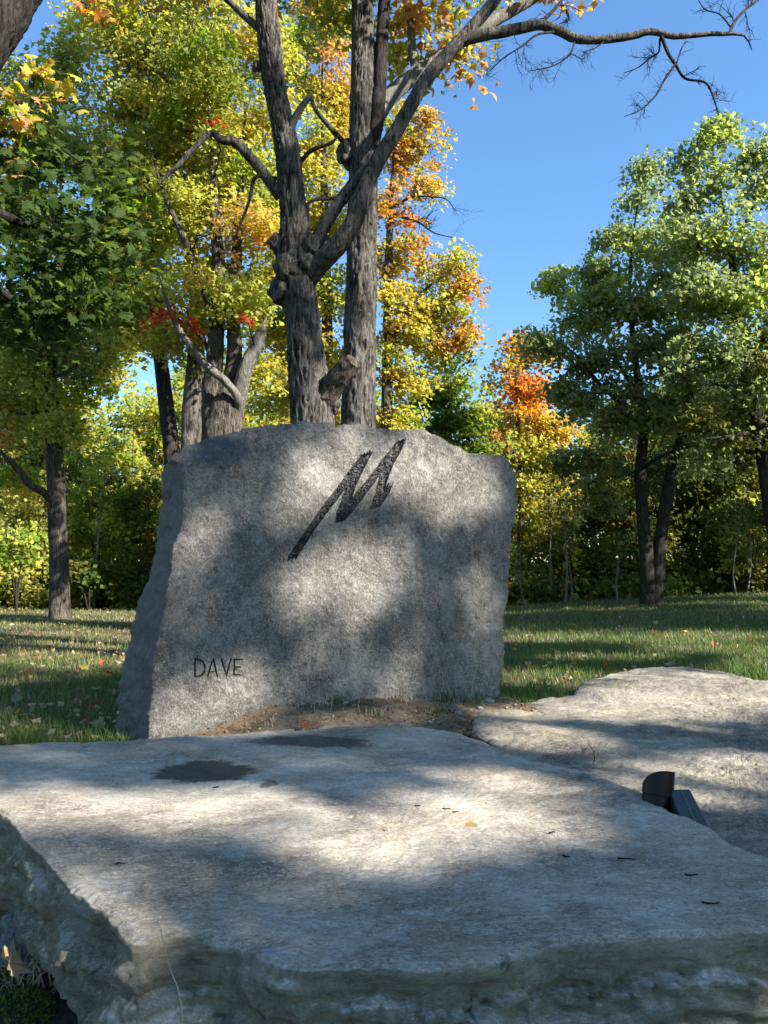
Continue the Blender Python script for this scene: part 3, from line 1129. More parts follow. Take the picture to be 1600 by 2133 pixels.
def sun_gap(P):
    """how far (0..1) a crown point would shade a sunlit patch"""
    g_ = np.zeros(len(P))
    # boulder face
    den = SUN @ face_n
    t = ((P - face_o) @ face_n) / den
    H = P - SUN * t[:, None]
    u, v = (H - face_o) @ face_t, (H - face_o) @ face_u
    onb = (t > 0) & (u > -0.1) & (u < 2.2) & (v > -0.1) & (v < 1.75)
    g_ = np.where(onb, ell(project(H), LIT_BOULDER, 1.08), g_)
    # slabs
    t = (P[:, 2] - SLAB_Z) / SUN[2]
    H = P - SUN * t[:, None]
    px = project(H)
    fl = (~onb) & (H[:, 1] > 1.3)
    g_ = np.where(fl & (H[:, 1] < 6.5), ell(px, LIT_FLAT, 1.0), g_)
    t = P[:, 2] / SUN[2]
    H = P - SUN * t[:, None]
    gl = ell(project(H), LIT_LAWN, 1.3)
    g_ = np.where(fl & (H[:, 1] > 3.4), np.maximum(g_, gl), g_)
    return np.clip(g_, 0, 1)


# ------------------------------------------------------------------ trees
PAL = {
    'yellowgreen': [(0.52, 0.52, 0.10), (0.43, 0.47, 0.09), (0.58, 0.52, 0.11), (0.34, 0.41, 0.08), (0.50, 0.46, 0.10)],
    'gold': [(0.62, 0.48, 0.09), (0.58, 0.43, 0.08), (0.56, 0.49, 0.10), (0.50, 0.47, 0.09)],
    'orange': [(0.60, 0.34, 0.11), (0.57, 0.29, 0.11), (0.60, 0.39, 0.10), (0.52, 0.33, 0.14)],
    'vivid': [(0.68, 0.30, 0.06), (0.64, 0.25, 0.06), (0.68, 0.36, 0.06)],
    'red': [(0.50, 0.08, 0.03), (0.48, 0.12, 0.04)],
    'green': [(0.05, 0.085, 0.022), (0.065, 0.11, 0.025), (0.038, 0.07, 0.02), (0.12, 0.17, 0.03)],
    'oak': [(0.26, 0.32, 0.13), (0.31, 0.37, 0.14), (0.22, 0.27, 0.12), (0.36, 0.41, 0.14)],
    'oaklit': [(0.45, 0.52, 0.12), (0.40, 0.47, 0.11)],  # brighter oak green, sunlight put into the leaf colour
    'lightgreen': [(0.20, 0.30, 0.04), (0.16, 0.26, 0.035), (0.24, 0.31, 0.04)],
    'olive': [(0.36, 0.36, 0.09), (0.28, 0.32, 0.08), (0.42, 0.39, 0.10), (0.23, 0.29, 0.07)],
    'darkolive': [(0.16, 0.16, 0.035), (0.13, 0.145, 0.035), (0.21, 0.18, 0.04), (0.10, 0.135, 0.03)],
}


def pick_cols(names, weights, n, r):
    base = np.array(PAL[names[r.choice(len(names), p=np.array(weights) / sum(weights))]])
    c0 = base[r.integers(len(base))]
    mixc_ = base[r.integers(len(base), size=n)]
    c = c0 * 0.55 + mixc_ * 0.45
    return c * (0.8 + 0.4 * r.random((n, 1))) * (0.9 + 0.2 * r.random())


def skeleton_nodes(paths):
    P, R = [], []
    for pts, rad in paths:
        P.append(pts)
        R.append(rad)
    return np.concatenate(P), np.concatenate(R)


def grow_crown(base, blobs, paths, r, leaf=0.11, kind='mid', density=1.0, clump=0.5, names=('yellowgreen',), weights=(1,), colfn=None,
               filt=None, flat=0.5, twig_sides=3, inner=0.25, leafmat=None, parent=None, twigmat=None, extra_clumps=(), ylim=None):
    """blobs: (centre(3), radius, [per-blob palette]) ; fills them with leaf clumps joined to the limbs by boughs"""
    leaves, twigs = MB(), MB()
    nodesP, nodesR = skeleton_nodes(paths)
    cl = []
    for bl in blobs:
        c, rad = np.asarray(bl[0]), bl[1]
        nm, wt = (bl[2], bl[3]) if len(bl) > 2 else (names, weights)
        k = max(5, int(round(5.0 * density * (rad / clump) ** 2.2)))
        d = r.normal(size=(k, 3))
        d /= np.linalg.norm(d, axis=1)[:, None]
        s = r.random(k) ** 0.45
        P = c + d * s[:, None] * rad * np.array([1, 1, 0.95])
        for q in P:
            cl.append((q, clump * (0.65 + 0.6 * r.random()), nm, wt))
    for q, cr, nm, wt in extra_clumps:
        cl.append((np.asarray(q), cr, nm, wt))
    dist = [np.min(np.linalg.norm(nodesP - c[0], axis=1)) for c in cl]
    for ci in np.argsort(dist):
        q, cr, nm, wt = cl[ci]
        D = q - nodesP
        L = np.linalg.norm(D, axis=1)
        cost = L + 1.6 * np.clip(nodesP[:, 2] - q[2] + 0.25 * L, 0, None)
        b = np.argmin(cost)
        a, ln = nodesP[b], L[b]
        r0 = min(nodesR[b] * 0.6, 0.008 + 0.011 * ln)
        mid1 = a + (q - a) * 0.35 + np.array([0, 0, 0.10 * ln]) + r.normal(size=3) * 0.07 * ln
        mid2 = a + (q - a) * 0.72 + np.array([0, 0, 0.08 * ln]) + r.normal(size=3) * 0.05 * ln
        pts = catmull([a, mid1, mid2, q], 2)
        rr = np.linspace(r0, max(0.003, r0 * 0.25), len(pts))
        tube(twigs, pts, rr, twig_sides)
        nodesP = np.concatenate([nodesP, pts[2:]])
        nodesR = np.concatenate([nodesR, rr[2:]])
        # side twigs
        for _ in range(2):
            e = q + r.normal(size=3) * cr * np.array([0.7, 0.7, 0.3])
            s0 = pts[r.integers(len(pts) // 2, len(pts))]
            tube(twigs, np.array([s0, (s0 + e) / 2 + r.normal(size=3) * 0.08 * cr, e]), np.linspace(max(0.003, r0 * 0.3), 0.002, 3), 3)
        n = int(density * 1.05 * (cr / leaf) ** 2 * 8.0)
        off = r.normal(size=(n, 3)) * 0.5
        off *= (np.minimum(1, 1.15 / (np.linalg.norm(off, axis=1) + 1e-6)))[:, None]
        tilt = r.normal(size=3) * 0.25
        P = q + off * cr * np.array([1, 1, flat]) + (off[:, :1] * tilt[0] + off[:, 1:2] * tilt[1]) * cr * np.array([0, 0, 1.0]) - np.array([0, 0, 0.25 * cr]) * (off[:, :2] ** 2).sum(1)[:, None]
        cols = pick_cols(nm, wt, n, r)
        if colfn is not None:
            cols = colfn(P, cols, r)
        if filt is not None:
            keep = filt(P, r)
            P, cols = P[keep], cols[keep]
        n = len(P)
        if n == 0:
            continue
        put_leaves(leaves, P, rand_frames(n, (0.22, -0.42, 0.5), 0.55, r), leaf * (0.5 + 0.9 * r.random(n)), cols, kind)
    tw = twigs.build('branches', twigmat or M_twig, parent, base, True)
    cr_ = leaves.build('crown', leafmat or M_leaf, parent, base, False, True)
    tag(tw, kind='stuff')
    tag(cr_, kind='stuff')
    return tw, cr_


def px_path(pts, Y, wpx, n_per=8):
    """limb traced by where it is seen: (px,py[,dY]); widths in the same units"""
    P = np.array([at_y(p[0], p[1], Y + (p[2] if len(p) > 2 else 0)) for p in pts])
    Yd = np.array([Y + (p[2] if len(p) > 2 else 0) for p in pts])
    w = np.array(wpx, float) / 2 / F * Yd
    Q = catmull(P, n_per)
    t = np.linspace(0, len(P) - 1, len(Q))
    R = np.interp(t, np.arange(len(P)), w)
    return Q, R


def densify(Q, R, step):
    s = np.concatenate([[0], np.cumsum(np.linalg.norm(np.diff(Q, axis=0), axis=1))])
    n = max(4, int(s[-1] / step))
    u = np.linspace(0, s[-1], n)
    return np.stack([np.interp(u, s, Q[:, a]) for a in range(3)], 1), np.interp(u, s, R)


def ground_point(px, Y):
    x = (px - 800.0) / F * Y
    return np.array([x, Y, float(ground_z(np.array([x]), np.array([Y]))[0])])


def px_blob(px, py, rp, Y, dY=0.0, pal=None):
    c = at_y(px, py, Y + dY)
    out = [c, rp / F * (Y + dY)]
    if pal:
        out += [list(pal[0]), list(pal[1])]
    return out


def limb_obj(name, Q, R, mat, parent, base, sides=20, bark=0.02, step=0.05, bscale=9.0):
    mb = MB()
    q, r_ = densify(Q, R, step)
    tube(mb, q, r_, sides, bark, bscale)
    return mb.build(name, mat, parent, base, True)


def twiglets(mb, start, d, length, rad, depth, r, droop=0.0):
    n = 5
    pts = [np.asarray(start, float)]
    d = d / (np.linalg.norm(d) + 1e-9)
    for i in range(n):
        d = d + r.normal(size=3) * 0.22 + np.array([0, 0, -droop])
        d /= np.linalg.norm(d)
        pts.append(pts[-1] + d * length / n)
    pts = np.array(pts)
    tube(mb, pts, np.linspace(rad, rad * 0.5, n + 1), 4 if rad > 0.004 else 3)
    if depth > 0:
        for i in range(1, n + 1):
            for _ in range(2 if r.random() < 0.55 else 1):
                side = np.cross(d, r.normal(size=3))
                side /= np.linalg.norm(side) + 1e-9
                dd = d * 0.6 + side * 0.8
                twiglets(mb, pts[i], dd, length * (0.35 + 0.3 * r.random()), max(0.0018, rad * 0.55), depth - 1, r, droop)


def all_branch_twigs(parent, base, traced, r, mat):
    mb = MB()
    for Q, R, n, ln, depth in traced:
        tube(mb, Q, R, 5)
        for i in range(n):
            k = r.integers(len(Q) // 4, len(Q))
            d = Q[min(k, len(Q) - 1)] - Q[max(0, k - 2)]
            d = d / (np.linalg.norm(d) + 1e-9) * 0.7 + r.normal(size=3) * 0.6
            twiglets(mb, Q[k], d, ln * (0.6 + 0.7 * r.random()), max(0.002, R[k] * 0.45), depth, r, 0.02)
    return tag(mb.build('twigs', mat, parent, base, True), kind='stuff')


# ---- the forked maple right behind the boulder
def central_trees():
    r = np.random.default_rng(21)
    Y = 7.0
    base = ground_point(652, Y)
    root = empty('maple_tree', base)
    tag(root, 'dark forked maple trunk rising behind the boulder with a limb sweeping over the sky', 'tree')
    b_px = (665, 1395)
    tr, trr = px_path([b_px, (662, 1150), (655, 960), (650, 870), (640, 770), (632, 690), (622, 610), (610, 540), (613, 470), (608, 400), (596, 300), (577, 200), (563, 100), (553, 0), (540, -160, 0.2), (520, -330, 0.4)],
                      Y, [140, 108, 96, 90, 80, 69, 72, 74, 58, 54, 50, 48, 46, 42, 36, 24])
    mb = MB()
    q, rr = densify(tr, trr, 0.022)
    tube(mb, q, rr, 72, 0.042, 10)
    # knots and burls
    for (kx, ky, kr, dy) in [(586, 604, 26, -0.02), (577, 508, 18, 0.0), (650, 515, 22, -0.08), (634, 545, 18, -0.12), (592, 360, 12, 0), (535, 140, 10, 0), (600, 560, 30, -.08), (690, 835, 22, 0)]:
        small_rock(mb, at_y(kx, ky, Y + dy), kr / F * Y, kx * 0.1, 26, 18, 1.25)
    mb.build('trunk', M_bark, root, base, True)
    paths = [(tr, trr)]
    # limb that crosses the neighbouring trunk and sweeps right
    L1 = px_path([(640, 575, 0.0), (668, 548, -0.1), (705, 510, -0.2), (735, 465, -0.25), (758, 400, -0.25), (785, 340, -0.22), (815, 290, -0.2), (850, 228, -0.15), (895, 155, -0.1), (960, 82, 0), (1010, 25, 0.05), (1045, -20, 0.1), (1110, -140, 0.3)],
                 Y, [54, 42, 40, 38, 35, 34, 32, 29, 28, 27, 24, 21, 13])
    limb_obj('limb', *L1, M_bark, root, base, 40, 0.016, 0.02, 12)
    L2 = px_path([(650, 530, 0.0), (672, 478, -0.1), (700, 432, -0.12), (735, 385, -0.1), (765, 350, -0.15)], Y, [34, 28, 26, 25, 24])
    limb_obj('limb', *L2, M_bark, root, base, 30, 0.014, 0.025, 12)
    L3 = px_path([(585, 410), (562, 378, -0.05), (530, 338, -0.1), (492, 298, -0.15), (462, 292, -0.2), (438, 278, -0.2), (400, 312, -0.3), (365, 350, -0.4), (330, 382, -0.5)], Y, [26, 24, 22, 22, 17, 15, 12, 10, 6])
    limb_obj('limb', *L3, M_bark, root, base, 14, 0.008, 0.04, 14)
    stub = px_path([(668, 852, 0.0), (692, 806, -0.1), (722, 768, -0.2), (738, 752, -0.25)], Y, [60, 48, 44, 36])
    limb_obj('broken_limb', *stub, M_bark_b, root, base, 36, 0.02, 0.02, 12)
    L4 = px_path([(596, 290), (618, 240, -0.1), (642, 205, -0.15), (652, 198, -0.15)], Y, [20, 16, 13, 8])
    limb_obj('limb', *L4, M_pale_bark, root, base, 12, 0.006, 0.04, 14)  # pale bark puts the sunlight on this small branch into its colour
    L5 = px_path([(648, 202, -0.15), (660, 232, -0.1), (690, 268, 0), (712, 292, 0.1), (722, 318, 0.15)], Y, [8, 10, 11, 12, 12])
    limb_obj('limb', *L5, M_bark, root, base, 10, 0.004, 0.04, 14)
    L6 = px_path([(642, 515), (640, 440, 0.1), (650, 418, 0.1), (700, 412, 0.2)], Y, [10, 9, 8, 7])
    limb_obj('limb', *L6, M_pale_bark, root, base, 9, 0.003, 0.04, 14)
    L7 = px_path([(552, 70), (520, 42), (490, 15), (462, -12), (400, -70)], Y, [18, 16, 14, 13, 9])
    limb_obj('limb', *L7, M_bark, root, base, 12, 0.006, 0.04, 14)
    L8 = px_path([(575, 372, 0.05), (545, 366, -0.1), (528, 375, -0.15), (520, 415, -0.2), (500, 470, -0.25), (487, 500, -0.3)], Y, [9, 8, 8, 7, 5, 3])
    limb_obj('limb', *L8, M_bark_dark, root, base, 8, 0.003, 0.04, 14)
    L9 = px_path([(628, 335), (650, 312, -.1), (690, 298, -.2), (705, 280, -.2)], Y, [11, 9, 7, 4])
    limb_obj('limb', *L9, M_bark, root, base, 8, 0.003, 0.04, 14)
    # the bare bough running out over the open sky
    L10 = px_path([(960, 84, 0), (1000, 74), (1060, 64), (1120, 52), (1160, 62), (1200, 80), (1250, 82), (1310, 76), (1355, 66), (1400, 75), (1440, 74), (1485, 70), (1525, 70), (1552, 74)],
                  Y, [30, 26, 24, 22, 20, 19, 17, 16, 14, 13, 11, 10, 8, 5])
    limb_obj('limb', *L10, M_bark, root, base, 16, 0.008, 0.025, 16)
    P = lambda pts, w: px_path(pts, Y, w, 6)
    tr_ = [(*P([(1378, 74), (1392, 110, -.05), (1408, 135, -.1), (1428, 163, -.1), (1470, 172, -.15), (1487, 205, -.2), (1497, 240, -.25)], [9, 8, 7, 6, 5, 4, 2.5]), 9, 0.16, 1),
           (*P([(1408, 133, -.1), (1385, 165, -.1), (1365, 200, -.1), (1335, 228, -.1), (1300, 243, -.1)], [6, 5, 4, 3, 2]), 9, 0.17, 1),
           (*P([(1520, 68), (1530, 45, .1), (1555, 18, .2), (1585, -5, .3), (1640, -60, .4)], [8, 7, 6, 5, 3]), 7, 0.2, 1),
           (*P([(1525, 60, .1), (1500, 30, .1), (1470, 20, .1), (1455, 0, .1)], [4, 3, 3, 2]), 6, 0.16, 1),
           (*P([(1120, 54), (1145, 30, .1), (1168, 4, .2), (1190, -30, .3)], [10, 8, 7, 6]), 5, 0.2, 1),
           (*P([(1160, 66), (1120, 72, -.1), (1085, 98, -.15), (1050, 120, -.2), (1020, 148, -.2)], [6, 5, 4, 3, 2]), 12, 0.2, 1),
           (*P([(1198, 85), (1185, 115, -.1), (1150, 138, -.15), (1100, 148, -.2)], [5, 4, 3, 2]), 12, 0.2, 1),
           (*P([(1260, 84), (1240, 100, -.1), (1215, 108, -.2)], [4, 3, 2]), 7, 0.15, 1),
           (*P([(1375, 80), (1372, 108, .1), (1355, 120, .1), (1330, 140, .1), (1300, 152, .1)], [5, 4, 4, 3, 2]), 10, 0.16, 1),
           (*P([(1550, 74), (1562, 90, -.05), (1566, 104, -.05)], [4, 3, 2]), 4, 0.12, 0),
           (*P([(1410, 130), (1420, 100, .1), (1432, 85, .15)], [4, 3, 2]), 5, 0.12, 0),
           (*P([(1180, 20, .2), (1185, 40, .2), (1165, 50, .2)], [6, 4, 2]), 4, 0.14, 1)]
    all_branch_twigs(root, base, tr_, r, M_twig)
    # its own leaves high up (most of the crown is above the view)
    paths += [L1, L7, L3]
    mix = (('orange', 'gold', 'olive', 'yellowgreen'), (2, 3, 3, 3))
    bl = [px_blob(470, -120, 130, Y, 0.4, mix), px_blob(620, -220, 150, Y, 0.3, mix), px_blob(330, -60, 90, Y, 0.3, mix), px_blob(1010, -150, 90, Y, 0.5, mix), px_blob(560, -380, 150, Y, 0.5, mix)]
    bl += [[np.array(c), rd, list(mix[0]), list(mix[1])] for c, rd in [((-2.6, 6.4, 8.4), 1.6), ((-0.8, 5.6, 8.6), 1.6), ((-1.8, 7.6, 9.6), 1.6)]]  # high crown blobs added out of view to block overhead sky light
    grow_crown(base, bl, paths, r, 0.12, 'mid', 0.5, 0.5, names=mix[0], weights=mix[1], parent=root, twigmat=M_bark)

    # ---- straight trunk beside it
    Y2 = 7.75
    base2 = ground_point(744, Y2)
    root2 = empty('maple_tree', base2)
    tag(root2, 'straight grey maple trunk standing close beside the forked dark trunk', 'tree')
    t2, t2r = px_path([(742, 1385), (743, 1150), (745, 960), (745, 870), (748, 740), (752, 600), (755, 470), (757, 340), (758, 230), (757, 110), (755, 0), (752, -160), (745, -380)],
                      Y2, [110, 84, 75, 71, 67, 65, 63, 60, 56, 49, 45, 38, 22])
    mb = MB()
    q, rr = densify(t2, t2r, 0.022)
    tube(mb, q, rr, 66, 0.036, 10)
    small_rock(mb, at_y(722, 322, Y2), 20 / F * Y2, 9.1, 26, 18, 1.5)
    small_rock(mb, at_y(768, 345, Y2 - 0.1), 26 / F * Y2, 3.1, 26, 18, 1.3)
    mb.build('trunk', M_bark, root2, base2, True)
    A = px_path([(768, 345, 0.0), (784, 250, -0.06), (790, 180, -0.06), (796, 90, -0.05), (801, 0, 0), (815, -160, 0.1)], Y2, [32, 32, 30, 28, 27, 20])
    limb_obj('limb', *A, M_bark_dark, root2, base2, 26, 0.014, 0.03, 12)
    Bq = px_path([(768, 275, 0.1), (800, 216, 0.3), (845, 170, 0.4), (890, 138, 0.45), (940, 104, 0.5), (1005, 58, 0.6), (1060, 25, 0.7), (1112, -4, 0.75), (1220, -80, 0.9)],
                 Y2, [40, 38, 36, 32, 28, 26, 24, 22, 14])
    limb_obj('limb', *Bq, M_pale_bark, root2, base2, 24, 0.010, 0.03, 12)
    Cq = px_path([(866, 150, 0.4), (860, 110, 0.45), (856, 60, 0.5), (850, 0, 0.5), (840, -130, 0.5)], Y2, [18, 18, 17, 16, 11])
    limb_obj('limb', *Cq, M_pale_bark, root2, base2, 14, 0.006, 0.04, 12)
    mx1 = (('orange', 'gold', 'olive'), (3, 3, 3))
    mx2 = (('yellowgreen', 'olive', 'gold'), (3, 4, 2))
    bl = [px_blob(895, 45, 58, Y2, 0.6, mx1), px_blob(940, 110, 26, Y2, 0.6, mx1), px_blob(825, 120, 30, Y2, 0.7, mx2), px_blob(920, 5, 60, Y2, 0.9, mx2), px_blob(835, 30, 40, Y2, 0.9, mx2),
          px_blob(700, 30, 60, Y2, 0.8, mx2), px_blob(650, -60, 90, Y2, 0.9, mx1), px_blob(800, -150, 150, Y2, 0.6, mx1), px_blob(960, -120, 120, Y2, 0.8, mx1), px_blob(1160, -60, 45, Y2, 0.7, (('orange',), (1,)))]
    bl += [[np.array(c), rd, list(mx1[0]), list(mx1[1])] for c, rd in [((-0.4, 8.6, 10.2), 1.5), ((1.2, 6.6, 9.4), 1.3)]]  # more unseen crown, added to lower the sky light beneath
    grow_crown(base2, bl, [(t2, t2r), A, Bq, Cq], r, 0.115, 'mid', 0.5, 0.36, parent=root2, twigmat=M_bark)


central_trees()


# ---- maples further back on the left
def simple_tree(name, label, base, trunk_pts, limbs, blobs, seed, mat=M_bark_b, sides=26, bark=0.02, step=0.05, group=None, cat='tree', **kw):
    r = np.random.default_rng(seed)
    root = empty(name, base)
    tag(root, label, cat, group)
    def taper(l):
        k = np.linspace(0, 1, len(l[1]))
        return (l[0], l[1] * (1 - 0.8 * sstep(0.6, 1.0, k)))
    trunk_pts = taper(trunk_pts) if blobs else trunk_pts
    limbs = [(*taper(l[:2]), *l[2:]) for l in limbs]
    tq, trd = trunk_pts
    limb_obj('trunk', tq, trd, mat, root, base, sides, bark, step, 8)
    paths = [trunk_pts]
    for l in limbs:
        m2 = mat
        if len(l) == 3:
            m2 = l[2]
            l = (l[0], l[1])
        limb_obj('limb', *l, m2, root, base, max(10, sides // 2), bark * 0.6, step, 10)
        paths.append(l)
    if blobs:
        grow_crown(base, blobs, paths, r, parent=root, **kw)
    return root


YG = (('yellowgreen', 'gold', 'lightgreen'), (6, 2, 1.5))
GO = (('gold', 'yellowgreen', 'orange'), (4, 4, 0.9))
OL = (('olive', 'yellowgreen', 'lightgreen', 'gold'), (4, 3, 1, 1))
ORA = (('vivid', 'orange', 'gold'), (2, 2, 2))
RED = (('red', 'orange'), (3, 1))
OR2 = (('orange', 'gold', 'olive'), (2, 3, 2))


def left_trees():
    # multi-stemmed maple
    Y = 11.5
    base = ground_point(455, Y)
    tk = px_path([(455, 1310), (456, 1100), (460, 960), (466, 890), (470, 840), (474, 790), (478, 720)], Y, [120, 98, 86, 82, 70, 40, 20])
    limbs = [px_path([(448, 930), (440, 830), (448, 740), (453, 660), (455, 560), (448, 440), (440, 300), (430, 150)], Y, [48, 40, 36, 32, 28, 23, 16, 8]),
             px_path([(478, 920), (482, 800), (489, 730), (486, 650), (492, 540, .2), (500, 400, .3), (510, 250, .4), (515, 120, .4)], Y, [46, 36, 32, 28, 23, 18, 12, 6]),
             (*px_path([(486, 880, .1), (508, 780, -.16), (526, 735, -.2), (546, 690, -.2), (556, 660, -.2)], Y, [36, 32, 30, 26, 20]), M_pale_bark),
             (*px_path([(492, 872, .05), (496, 832, -.22), (470, 795, -.34), (430, 762, -.45), (400, 725, -.5), (370, 680, -.5), (348, 630, -.5), (332, 570, -.5), (318, 530, -.5)], Y, [17, 17, 17, 16, 14, 13, 11, 8, 5]), M_pale_bark),
             px_path([(447, 765, -.4), (425, 710, -.5), (400, 680, -.5), (388, 640, -.5)], Y, [8, 7, 6, 4]),
             px_path([(455, 700), (425, 600, -.3), (385, 500, -.4), (340, 400, -.4), (300, 260, -.4)], Y, [20, 18, 14, 10, 5])]
    bl = [px_blob(450, 560, 95, Y, 0.2, YG), px_blob(385, 440, 100, Y, 0.4, YG), px_blob(525, 450, 85, Y, 0.2, GO), px_blob(470, 330, 110, Y, 0.5, YG), px_blob(350, 270, 105, Y, 0.6, OL),
          px_blob(555, 560, 62, Y, 0.2, YG), px_blob(400, 640, 58, Y, 0.3, YG), px_blob(300, 550, 70, Y, 0.8, YG), px_blob(505, 620, 55, Y, -0.3, YG), px_blob(545, 270, 80, Y, 0.6, GO),
          px_blob(430, 170, 110, Y, 0.5, OL), px_blob(310, 110, 100, Y, 0.8, OL), px_blob(545, 90, 80, Y, 0.6, GO), px_blob(245, 330, 75, Y, 0.9, OL), px_blob(420, 20, 110, Y, 0.8, OL), px_blob(250, 20, 80, Y, 0.9, GO),
          px_blob(350, 700, 45, Y, 0.8, OR2), px_blob(540, 760, 40, Y, 1.2, YG), px_blob(470, -120, 120, Y, 0.8, OL), px_blob(300, -120, 120, Y, 0.8, OL)]
    ex = [(at_y(483, 533, Y - 1.0), 0.2, *RED), (at_y(410, 580, Y - 1.0), 0.22, *RED), (at_y(515, 665, Y - 0.9), 0.16, *RED), (at_y(400, 680, Y - .8), 0.22, *RED), (at_y(440, 250, Y - 1.0), 0.16, *RED), (at_y(340, 655, Y - .6), 0.3, *RED),
          (at_y(465, 470, Y - .9), 0.15, *ORA), (at_y(555, 500, Y - .8), 0.2, *ORA)]
    simple_tree('maple_tree', 'yellow maple with several stems fanning from one short thick trunk', base, tk, limbs, bl, 31, M_bark_b, 40, 0.03, 0.04,
                leaf=0.088, kind='small', density=1.0, clump=0.46, names=YG[0], weights=YG[1], extra_clumps=ex)
    # two slimmer trunks left of it
    Y = 12.5
    base = ground_point(400, Y)
    tk = px_path([(402, 1300), (398, 1050), (398, 900), (402, 820), (408, 740), (410, 660), (402, 520), (398, 380), (395, 200), (392, 60)], Y, [50, 46, 42, 40, 36, 32, 26, 20, 14, 6])
    bl = [px_blob(390, 350, 85, Y, 0.6, OL), px_blob(310, 440, 80, Y, 0.8, YG), px_blob(450, 230, 80, Y, 0.8, OL), px_blob(370, 120, 95, Y, 0.7, GO), px_blob(270, 200, 80, Y, 0.9, OL), px_blob(280, 660, 50, Y, 0.8, OL)]
    simple_tree('maple_tree', 'slim maple trunk squeezed between the multi-stemmed maple and a thinner trunk', base, tk, [], bl, 32, M_bark, 30, 0.02, 0.05, leaf=0.105, kind='small', density=1.0, clump=0.5)
    Y = 13.2
    base = ground_point(350, Y)
    tk = px_path([(372, 1295), (366, 1060), (356, 930), (344, 830), (336, 760), (328, 690), (322, 610), (318, 480), (322, 330), (330, 180)], Y, [42, 36, 33, 31, 29, 27, 22, 17, 12, 6])
    bl = [px_blob(300, 480, 75, Y, 0.6, YG), px_blob(240, 560, 75, Y, 0.4, OL), px_blob(330, 330, 80, Y, 0.6, OL), px_blob(320, 620, 55, Y, 0.2, OR2), px_blob(260, 690, 50, Y, 0.1, OL), px_blob(250, 400, 75, Y, 0.9, OL), px_blob(150, 160, 75, Y, 0.9, OL), px_blob(70, 260, 80, Y, 0.9, OL), px_blob(200, 70, 70, Y, 0.9, GO), px_blob(20, 160, 50, Y, 0.9, OL), px_blob(160, 330, 80, Y, 0.9, OL), px_blob(20, 380, 80, Y, .9, OL)]
    simple_tree('maple_tree', 'thin dark maple trunk leaning left behind the boulder shoulder', base, tk, [], bl, 33, M_bark_dark, 24, 0.018, 0.05, leaf=0.105, kind='small', density=1.0, clump=0.48)
    # lone trunk on the lawn edge
    Y = 15.5
    base = ground_point(125, Y)
    tk = px_path([(126, 1296), (125, 1262), (122, 1150), (117, 1030), (112, 920), (107, 840), (104, 760), (100, 660), (96, 540), (92, 400)], Y, [52, 41, 38, 36, 32, 29, 24, 18, 12, 6])
    limbs = [px_path([(110, 1045), (90, 1025, -.3), (62, 1010, -.5), (35, 975, -.7), (5, 945, -.9), (-40, 900, -1)], Y, [18, 16, 14, 13, 12, 9]),
             px_path([(104, 880), (85, 860, -.3), (40, 862, -.6), (10, 850, -.8)], Y, [9, 8, 7, 5]),
             px_path([(104, 790), (150, 770, -.3), (220, 720, -.5), (290, 690, -.6)], Y, [9, 8, 6, 3]),
             px_path([(100, 780), (60, 775, -.3), (10, 790, -.5)], Y, [8, 6, 4])]
    bl = [px_blob(100, 690, 85, Y, -.2, OL), px_blob(30, 790, 72, Y, -.3, OL), px_blob(200, 735, 70, Y, -.2, OL), px_blob(150, 610, 85, Y, .3, OL), px_blob(230, 640, 70, Y, .2, OL), px_blob(25, 620, 85, Y, .2, OL),
          px_blob(180, 800, 50, Y, -.4, OL), px_blob(140, 870, 40, Y, -.6, YG), px_blob(60, 500, 85, Y, .5, OL), px_blob(190, 500, 85, Y, .6, OL), px_blob(-70, 700, 90, Y, 0, OL), px_blob(10, 880, 50, Y, -.5, OR2), px_blob(40, 1000, 40, Y, .8, YG), px_blob(60, 750, 60, Y, .4, OL), px_blob(150, 740, 60, Y, .5, OL), px_blob(250, 700, 45, Y, .5, OL), px_blob(110, 820, 40, Y, .3, OL), px_blob(-20, 820, 50, Y, .3, OL)]
    simple_tree('maple_tree', 'lone straight trunk with a low side limb at the edge of the leaf-strewn lawn', base, tk, limbs, bl, 34, M_bark_b, 30, 0.022, 0.06, leaf=0.105, kind='small', density=1.05, clump=0.5)
    # gold maples behind the central trunks
    Y = 16.5
    base = ground_point(690, Y)
    tk = px_path([(690, 1290), (690, 1000), (684, 800), (680, 600), (676, 400), (672, 200), (670, 0)], Y, [34, 30, 26, 22, 17, 11, 5])
    bl = [px_blob(680, 620, 75, Y, 0, YG), px_blob(690, 760, 62, Y, 0, GO), px_blob(650, 320, 80, Y, .4, GO), px_blob(690, 200, 85, Y, .4, ORA), px_blob(690, 430, 75, Y, .2, GO), px_blob(600, 150, 85, Y, .6, OL), px_blob(680, 60, 85, Y, .6, OR2),
          px_blob(560, 830, 55, Y, 0.6, YG), px_blob(600, 700, 75, Y, .8, YG), px_blob(540, 640, 70, Y, 1, YG), px_blob(590, 420, 85, Y, 1, YG), px_blob(660, 880, 50, Y, 0, GO), px_blob(640, 500, 60, Y, .5, YG), px_blob(620, -80, 100, Y, .6, OL)]
    simple_tree('maple_tree', 'golden maple filling the gap between the two dark central trunks', base, tk, [], bl, 35, M_bark_b, 16, 0.01, 0.1, leaf=0.105, kind='small', density=1.0, clump=0.52)
    Y = 15.5
    base = ground_point(815, Y)
    tk = px_path([(800, 1290), (802, 1050), (806, 850), (808, 650), (812, 480), (820, 330), (830, 200)], Y, [36, 30, 25, 20, 15, 10, 5])
    limbs = [px_path([(806, 740), (840, 660, -.3), (890, 600, -.5), (950, 560, -.6)], Y, [12, 10, 7, 3]), px_path([(808, 700), (850, 650, .2), (900, 630, .2), (940, 610, .3)], Y, [8, 7, 5, 3])]
    TOP = (('orange', 'olive', 'gold'), (3, 3, 2))
